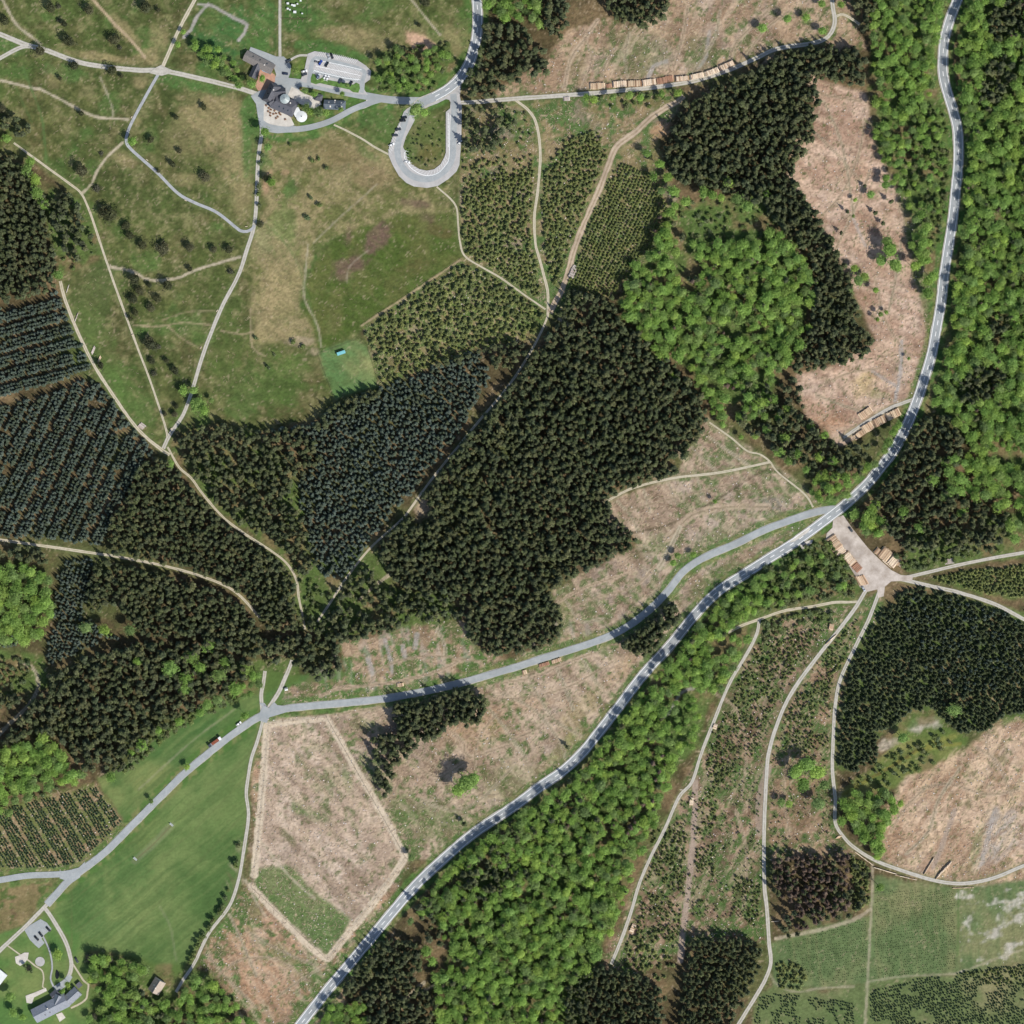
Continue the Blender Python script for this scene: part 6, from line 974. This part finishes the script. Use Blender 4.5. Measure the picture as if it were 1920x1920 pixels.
m = MB(); m.box((4.6, 0, 1.9), (2.0, 2.4, 2.5)); m.obj('cab', paint('white'), lo); m = MB(); m.box((5.63, 0, 2.3), (.08, 2.1, .9)); m.obj('windscreen', GLASS, lo); m = MB(); m.box((-1.2, 0, 1.0), (9.2, 2.3, .3)); m.obj('chassis', METAL, lo); m = MB(); m.box((.2, 0, 2.0), (6.0, 2.2, 1.6)); m.obj('load', RED, lo); m = MB(); m.box((-4.7, 0, 2.1), (2.0, 2.3, 1.9)); m.obj('rear_box', paint('dark grey'), lo)
for wx in (4.4, 1.8, -2.8, -4.2):
    for wy in (-1.05, 1.05): m = MB(); m.cyl((wx, wy - .16, .5), (wx, wy + .16, .5), .5, .5, 12); m.obj('wheel', RUB, lo)
for i, (x, y) in enumerate(((591,115),(594,116),(597,116.6))):
    mc = empty('motorcycle', W(x, y, .42), math.radians(62)); tag(mc, ('westernmost motorcycle beside the blue car', 'middle motorcycle of the three beside the blue car', 'motorcycle closest to the blue car')[i], 'motorcycle', 'motorcycles in the inn car park')
    for u in (-.7, .7): m = MB(); m.cyl((u, -.08, .32), (u, .08, .32), .32, .32, 10); m.obj('wheel', RUB, mc)
    m = MB(); m.box((0, 0, .7), (1.2, .34, .4)); m.obj('tank', paint(('black', 'dark grey', 'black')[i]), mc); m = MB(); m.box((-.35, 0, .95), (.7, .3, .12)); m.obj('seat', RUB, mc); m = MB(); m.cyl((.5, -.38, 1.05), (.5, .38, 1.05), .03, .03, 6); m.obj('handlebar', METAL, mc)

# ------------------------------------------------------------------ stacked timber
def logmat(name, a, b):
    return leafmat(name, [lin(a), lin(b), lin(((a[0] + b[0]) // 2 + 8, (a[1] + b[1]) // 2, (a[2] + b[2]) // 2))], .25, 0, .8)
TIM = {'pale': logmat('pale_timber', (168,140,112), (240,226,202)), 'tan': logmat('tan_timber', (140,108,82), (222,202,172)), 'red': logmat('bark_timber', (128,92,72), (186,150,124)), 'grey': logmat('grey_timber', (140,130,122), (206,198,188))}
TEND = plain('cut_end', (214,176,124), .8, .1, .1, 1)
LOGM = {}
def log_mesh(k, v):
    if (k, v) not in LOGM: m = MB(); m.cyl((-.5, 0, 0), (.5, 0, 0), 1.0, .86, 7); LOGM[k, v] = m.mesh('log', TIM[k])
    return LOGM[k, v]
def pile(a, b, ln, kind, label, layers=4, dia=.42, cross=None):
    """a stack: logs lie across the line a-b (photograph pixels), ln metres long"""
    A = Vector(W(*a)); B = Vector(W(*b)); d = B - A; L = d.length; d.normalize(); ang = math.atan2(d.y, d.x) + math.pi / 2 if cross is None else math.radians(cross)
    c = (A + B) / 2; root = empty('log_pile', (c.x, c.y, 0)); tag(root, label, 'log pile', 'stacks of felled timber'); n = max(3, int(L / dia)); lm = MB(); ca, sa = math.cos(ang), math.sin(ang)
    for ly in range(layers):
        k = n - ly; z = dia * (.5 + ly * .86)
        for i in range(max(2, k)):
            u = (i - (k - 1) / 2) * (L / n) + rng.uniform(-.05, .05); q = d * u; sh = rng.uniform(-.25, .25) * ln * .2; q = q + Vector((ca, sa, 0)) * sh; r = dia * rng.uniform(.40, .56); l = ln * rng.uniform(.9, 1.05)
            if ly == layers - 1: o = inst('log', log_mesh(kind, 0), root, (q.x, q.y, z + rng.uniform(-.12, .34)), ang + rng.uniform(-.03, .03), (l, r, r))
            else: lm.cyl((q.x - ca * l / 2, q.y - sa * l / 2, z), (q.x + ca * l / 2, q.y + sa * l / 2, z), r, r * .9, 6)
    if lm.v: o = lm.obj('lower_logs', TIM[kind], root); o['kind'] = 'stuff'
E = 'the long stack beside the upper logging road'
for i, (a, b, k, t) in enumerate([((1105,162),(1135,161),'tan','first'),((1136,162),(1147,160),'red','bark-covered low'),((1148,159),(1175,157),'pale','pale'),((1175,157.5),(1203,156.5),'tan','tan'),((1203,156.5),(1230,153),'pale','bright'),((1231,153),(1262,147),'red','reddish bark-covered')]): pile(a, b, 4.6 if i != 1 else 3, k, f'{t} log pile along the upper logging road, number {["one","two","three","four","five","six"][i]} from the west', 5 if k != 'red' else 3)
for i, (a, b) in enumerate([((1265,149),(1292,146.5)),((1293,146),(1320,140)),((1321,140),(1348,130)),((1349,129),(1376,117))]): pile(a, b, 3.6, 'pale', ('pale narrow log pile just east of the reddish pile', 'second pale narrow log pile east of the reddish pile', 'third pale narrow log pile east of the reddish pile', 'easternmost pale log pile at the upper logging road')[i], 6)
pile((1056,186),(1069,185), 3.0, 'grey', 'small grey log pile south of the upper logging road', 3)
Yc = 'the log yard'
for a, b, ln, k, t, ly, cr in [((1554,1006),(1572,1030),8.2,'tan','wide tan log pile at the top of the log yard',5,None),((1570,1026),(1580,1040),7.0,'pale','short pale log pile below the wide tan one in the yard',4,None),((1583,1036),(1601,1058),6.0,'pale','long pale log pile halfway down the west side of the yard',5,None),((1601,1058),(1612,1070),5.6,'red','reddish bark-littered log pile low on the west side of the yard',3,None),((1607,1090),(1624,1086),7.6,'tan','splayed tan log pile at the bottom of the yard',3,-60),
                        ((1641,1030),(1650,1038),4.8,'tan','small tan log pile at the north corner of the east stack',3,None),((1650,1032),(1668,1046),8.6,'tan','wide tan log pile on the east side of the yard',5,None),((1668,1046),(1682,1058),8.0,'pale','wide pale log pile on the east side of the yard',5,None),((1682,1052),(1693,1060),4.6,'tan','short tan log pile at the far end of the east stack',4,None),((1656,1052),(1668,1062),3.2,'pale','low pale log pile in front of the east stack',3,-45),
                        ((1611,783),(1634,767),5.2,'tan','tan log pile north of the track by the bend',4,None),((1601,822),(1622,807),4.0,'tan','westernmost brown log pile south of the track by the bend',4,None),((1616,808),(1636,796),6.0,'tan','second log pile south of the track by the bend',5,None),((1638,795),(1660,784),6.0,'tan','third log pile south of the track by the bend',5,None),((1662,783),(1687,771),5.6,'tan','easternmost log pile south of the track by the bend',5,None),
                        ((979,1262),(988,1259),3.2,'tan','little log pile beside the forest road below the middle spruces',3,None),((1010,1249),(1030,1243),2.6,'red','reddish low log pile beside the forest road',3,None),((1034,1242),(1052,1236),2.8,'tan','tan low log pile beside the forest road, eastern one',3,None),((744,1285),(757,1283),2.6,'tan','small log pile north of the forest road near the grove',3,None),
                        ((1552,1205),(1564,1193),5.0,'pale','pale log pile beside the valley track near the yard',3,40),((1560,1168),(1557,1182),3.2,'tan','tan log pile behind the valley track near the yard',4,None),((1339,1367),(1343,1357),3.0,'pale','pale log pile beside the regrowth track',4,None),((1183,1748),(1190,1732),3.2,'pale','pale log pile beside the lower regrowth track',4,None),((1296,1510),(1297,1494),3.0,'pale','pale log pile at the valley fork',3,None),
                        ((1604,1598),(1634,1620),3.4,'pale','log pile on the roadside above the pasture gate',4,-40),((1642,1627),(1678,1638),4.2,'pale','middle log pile on the roadside above the pasture',4,-14),((1681,1641),(1716,1649),3.0,'pale','third log pile on the roadside above the pasture',3,-12),((1788,1665),(1824,1664),2.4,'tan','flat log pile under the lower road bend',2,2),((1733,1638),(1750,1610),2.6,'pale','slanting log pile in the lower clearing, western one',3,60),((1756,1645),(1782,1618),4.4,'pale','slanting log pile in the lower clearing, eastern one',4,58),
                        ((1770,1054),(1789,1051),4.0,'grey','grey log pile beside the eastern track',3,None),((1449,1728),(1457,1727),3.2,'tan','little log pile beside the dying spruces',3,0),((1570,1572),(1576,1566),3.0,'tan','tiny log pile at the track corner by the broadleaf clump',2,10),((1069,522),(1077,505),4.0,'grey','grey brushwood log pile beside the skid road',4,None),((1074,508),(1080,498),3.4,'grey','small grey log pile at the top of the skid road brushwood',3,None),
                        ((125,548),(129,535),1.6,'grey','loose grey logs beside the plantation track, uppermost',2,70),((141,602),(146,588),1.8,'grey','loose grey logs beside the plantation track, second from the top',2,65),((172,664),(178,650),2.0,'grey','loose grey logs beside the plantation track, third from the top',2,-60),((184,680),(189,668),1.8,'tan','loose tan logs beside the plantation track',2,-60),((262,803),(270,795),4.6,'grey','splayed grey logs at the lower end of the plantation track',2,-35)]: pile(a, b, ln, k, t, ly, .46, cr)

# ------------------------------------------------------------------ felling debris, stumps, stones (nobody could count them)
def stick_meshes():
    out = []
    for i in range(3): m = MB(); m.cyl((-1, 0, .05), (1, 0, .12 + .05 * i), .09, .05, 4); m.cyl((.2, 0, .1), (.8, .5, .2), .05, .03, 3); out.append(m)
    return out
STK = leafmat('bleached_branches', [lin((196,172,144)), lin((168,150,132)), lin((128,102,80)), lin((214,196,166))], .35, 0, .85); PROT['stick'] = [(None, None, m.mesh('stick', STK), 1.0) for m in stick_meshes()]
m = MB(); m.cyl((0, 0, -.2), (0, 0, .35), .42, .36, 8); PROT['stump'] = [(None, None, m.mesh('stump', TIM['grey']), .4)]
m = MB(); m.box((0, 0, .1), (.7, .5, .4), .3); m.box((.3, .2, .05), (.4, .5, .3), .9); PROT['rock'] = [(None, None, m.mesh('rock', plain('pale_stone', (206,198,186), .9, .1, .1, 1)), .5)]
def scatter_on(kind, n, cids, rad, name, label, polys=None, clump=None):
    X = rng.uniform(0, 1920, n); Y = rng.uniform(0, 1920, n); st = gx[1] - gx[0]; i = ((X - GX0) / st).astype(int); j = ((Y - GX0) / st).astype(int); mk = np.isin(CID[j, i], cids) & (RD[j, i] > 4)
    if polys: pm = np.zeros(n, bool); [pm.__ior__(inpoly(X, Y, ext(p))) for p in polys]; mk &= pm
    if clump: mk &= fbm(X, Y, clump[0], 71, 3) > clump[1]
    it = [(x, y, r, 1.0) for x, y, r in zip(X[mk], Y[mk], rng.uniform(*rad, mk.sum()))]; o = gn_scatter(name, kind, it); tag(o, label, kind='stuff'); print('SCATTER', name, len(it))
scatter_on('stick', 90000, [3], (.5, 1.5), 'felling_debris', 'bleached branches and slash strewn over the felled land')
scatter_on('stick', 9000, [1], (.4, 1.2), 'heath_debris', 'fallen grey branches on the heath', None, (60, .55))
scatter_on('stump', 9000, [3], (.28, .5), 'stump_debris', 'cut stumps dotting the felled land')
scatter_on('rock', 2500, [4], (.2, .55), 'stone_rubble', 'pale stones breaking through the pasture', [[(1795,1670),(1920,1620),(1920,1790),(1800,1825)]])
for k, polys in (('grass', None),):
    pass

# ------------------------------------------------------------------ small things
# weather station garden at the top: fence and instruments
FEN = plain('fence_wood', (96,84,68), .9, .1, .2, 2)
def fence(name, P, label, h=1.1, step=4.0, closed=True):
    f = empty(name, W(*P[0])); tag(f, label, 'fence'); ox, oy, _ = W(*P[0]); pts = P + [P[0]] if closed else P; pm = MB(); pm.cyl((0, 0, 0), (0, 0, h), .07, .06, 5); pme = pm.mesh('post', FEN)
    for a, b in zip(pts[:-1], pts[1:]):
        A = Vector(W(*a)); B = Vector(W(*b)); n = max(1, int((B - A).length / step))
        for i in range(n): q = A.lerp(B, i / n); inst('post', pme, f, (q.x - ox, q.y - oy, 0))
        for z in (.5, 1.0): m = MB(); m.cyl((A.x - ox, A.y - oy, z * h), (B.x - ox, B.y - oy, z * h), .045, .045, 4); m.obj('rail', FEN, f)
fence('station_fence', [(528,-40),(528,35),(577,35),(577,-40)], 'dark fence round the instrument garden at the top', 1.4, 3.0); fence('paddock_fence', [(596,664),(673,635),(690,652),(711,721),(628,750)], 'rail fence round the paddock with the turquoise trailer'); fence('heath_fence', [(677,609),(770,548),(864,486)], 'long rail fence between the heath and the young conifers', 1.1, 4.0, False)
fence('plot_fence', [(505,1357),(612,1344),(762,1610),(615,1800),(472,1664),(484,1590)], 'wire fence enclosing the felled plot', 1.6, 5.0)
WI = WHITE
for i, (x, y, w, h, t) in enumerate([(540,7,1.6,.9,'white instrument box highest in the garden'),(548,10,1.2,1.2,'white instrument box second from the top'),(552,11,1.8,.8,'long white instrument box at the garden middle'),(540,17,1.4,1.0,'white instrument box at the garden west side'),(544,19,1.0,1.4,'tall white instrument box beside the west one'),(553,23,2.0,.5,'pale square plate at the lower garden'),(558,8,1.0,1.0,'white instrument box at the east side'),(567,26,.9,1.1,'lone white instrument box at the lower east corner'),(564,2,1.2,1.0,'white instrument box beside the top edge')]):
    e = empty('weather_instrument', W(x, y)); tag(e, t + ' of the fenced station', 'instrument', 'weather instruments in the fenced garden'); m = MB(); m.cyl((0, 0, 0), (0, 0, 1.0), .05, .05, 6); m.obj('stand', METAL, e); m = MB(); m.box((0, 0, 1.0 + h / 2), (w, w * .8, h)); o = m.obj('box', WI, e); m = MB(); m.box((0, 0, 1.05 + h), (w + .2, w * .8 + .2, .08)); m.obj('lid', WI, e)
for i, (x, y, rz, t) in enumerate([(321,1547,50,'white football goal at the upper end of the meadow pitch'),(253,1611,50,'white football goal at the lower end of the meadow pitch')]):
    g = empty('football_goal', W(x, y), math.radians(rz + 90)); tag(g, t, 'goal', 'goals on the meadow')
    for s in (-1.5, 1.5): m = MB(); m.cyl((s, 0, 0), (s, 0, 2), .07, .07, 6); m.obj('post', WI, g); m = MB(); m.cyl((s, -1.1, .03), (s, 0, 2), .05, .05, 6); m.obj('stay', WI, g)
    m = MB(); m.cyl((-1.5, 0, 2), (1.5, 0, 2), .07, .07, 6); m.obj('crossbar', WI, g); m = MB(); m.add([(-1.5, 0, 2), (1.5, 0, 2), (1.5, -1.1, .03), (-1.5, -1.1, .03)], [(0, 1, 2, 3)]); m.obj('net', plain('goal_net', (206,208,204), .9, .1), g)
# cafe terrace tables
TW = plain('table_wood', (120,86,62), .7, .2, .2, 2); tt = MB(); tt.box((0, 0, .74), (1.2, .8, .05)); ttm = tt.mesh('table_top', TW); bb = MB(); bb.box((0, 0, .45), (1.2, .3, .05)); bbm = bb.mesh('bench', TW); lg = MB(); lg.box((0, 0, .36), (.08, .6, .72)); lgm = lg.mesh('leg', TW)
UM = plain('cream_parasol', (226,216,196), .8, .1, .05, 1)
for i, (x, y) in enumerate([(499,198),(504,203),(508,206),(503,209),(507,212),(515,208),(513,214),(518,213),(524,212),(521,219),(526,215),(507,217),(535,224),(518,222),(563,167)]):
    e = empty('terrace_table', W(x, y, .3), rng.uniform(0, 3)); t = uniq('wooden terrace table with benches', x, y); tag(e, t, 'table', 'cafe tables outside the inn'); inst('table_top', ttm, e); inst('bench', bbm, e, (0, .65, 0)); inst('bench', bbm, e, (0, -.65, 0)); inst('leg', lgm, e, (-.45, 0, 0)); inst('leg', lgm, e, (.45, 0, 0))
# benches and signs along the heath paths: pale bench with back
bm = MB(); bm.box((0, 0, .45), (1.8, .45, .08)); sme = bm.mesh('seat', plain('weathered_bench', (190,176,156), .8, .1, .15, 2)); bk = MB(); bk.box((0, .24, .8), (1.8, .06, .4)); bke = bk.mesh('backrest', sme.materials[0]); lb = MB(); lb.box((0, 0, .22), (.08, .4, .44)); lbe = lb.mesh('leg', sme.materials[0])
for x, y, rz in [(247,220,60),(276,300,-40),(348,376,-30),(462,425,0),(407,583,60),(377,652,70),(249,628,20),(321,804,40),(135,346,-40),(169,396,-70),(207,497,-70)]:
    e = empty('bench', W(x, y), math.radians(rz)); tag(e, uniq('pale wooden bench', x, y), 'bench', 'benches along the heath paths'); inst('seat', sme, e); inst('backrest', bke, e)
    for s in (-.7, .7): inst('leg', lbe, e, (s, 0, 0))
# walkers at the lane junction
def walker(x, y, rz, top, label):
    e = empty('person', W(x, y, .36), math.radians(rz)); tag(e, label, 'person', 'walkers at the lane junction'); b = bpy.data.meshes.new('body')
    V = [(0, 0, .95), (0, 0, 1.2), (0, 0, 1.42), (0, 0, 1.52), (.02, 0, 1.68), (0, .1, .9), (.12, .1, .48), (-.02, .1, .06), (.12, .1, .04), (0, -.1, .9), (-.08, -.1, .48), (-.22, -.1, .08), (-.08, -.1, .04), (0, .2, 1.4), (-.06, .26, 1.12), (.08, .26, .88), (0, -.2, 1.4), (.08, -.26, 1.12), (.2, -.24, .92)]
    Ed = [(0, 1), (1, 2), (2, 3), (3, 4), (0, 5), (5, 6), (6, 7), (7, 8), (0, 9), (9, 10), (10, 11), (11, 12), (2, 13), (13, 14), (14, 15), (2, 16), (16, 17), (17, 18)]; Rr = [.16, .15, .17, .06, .11, .1, .07, .05, .04, .1, .07, .05, .04, .07, .05, .035, .07, .05, .035]
    b.from_pydata(V, Ed, []); o = bpy.data.objects.new('body', b); COL.objects.link(o); o.parent = e; sk = o.modifiers.new('skin', 'SKIN')
    for v, r in zip(b.skin_vertices[0].data, Rr): v.radius = (r, r)
    b.skin_vertices[0].data[0].use_root = True; o.modifiers.new('sub', 'SUBSURF').levels = 1; b.materials.append(plain('jacket_' + top[0], top[1], .8, .1, .1, 3))
walker(497,1323,20,('red', (150,50,44)),'walker in a red jacket, first of the trio at the junction'); walker(500,1325,20,('navy', (50,56,84)),'walker in a navy jacket, middle of the trio at the junction'); walker(503,1326,20,('grey', (110,112,112)),'walker in a grey jacket, last of the trio at the junction')
# delineator posts along the main road
pm = MB(); pm.box((0, 0, .5), (.14, .14, 1.0)); pme = pm.mesh('road_post', WHITE); k = 0
for P, nm in ((MAIN, 'main road'),):
    for s in (-10.2, 10.2):
        q = np.array(offs(P, s)); d = np.concatenate([[0], np.cumsum(np.linalg.norm(np.diff(q, axis=0), axis=1))])
        for t in np.arange(40, d[-1], 125):
            x = np.interp(t, d, q[:, 0]); y = np.interp(t, d, q[:, 1])
            if 0 < x < 1920 and 0 < y < 1920: o = inst('road_post', pme, None, W(x, y)); tag(o, uniq('white roadside marker post', x, y), 'post', 'marker posts along the main road')
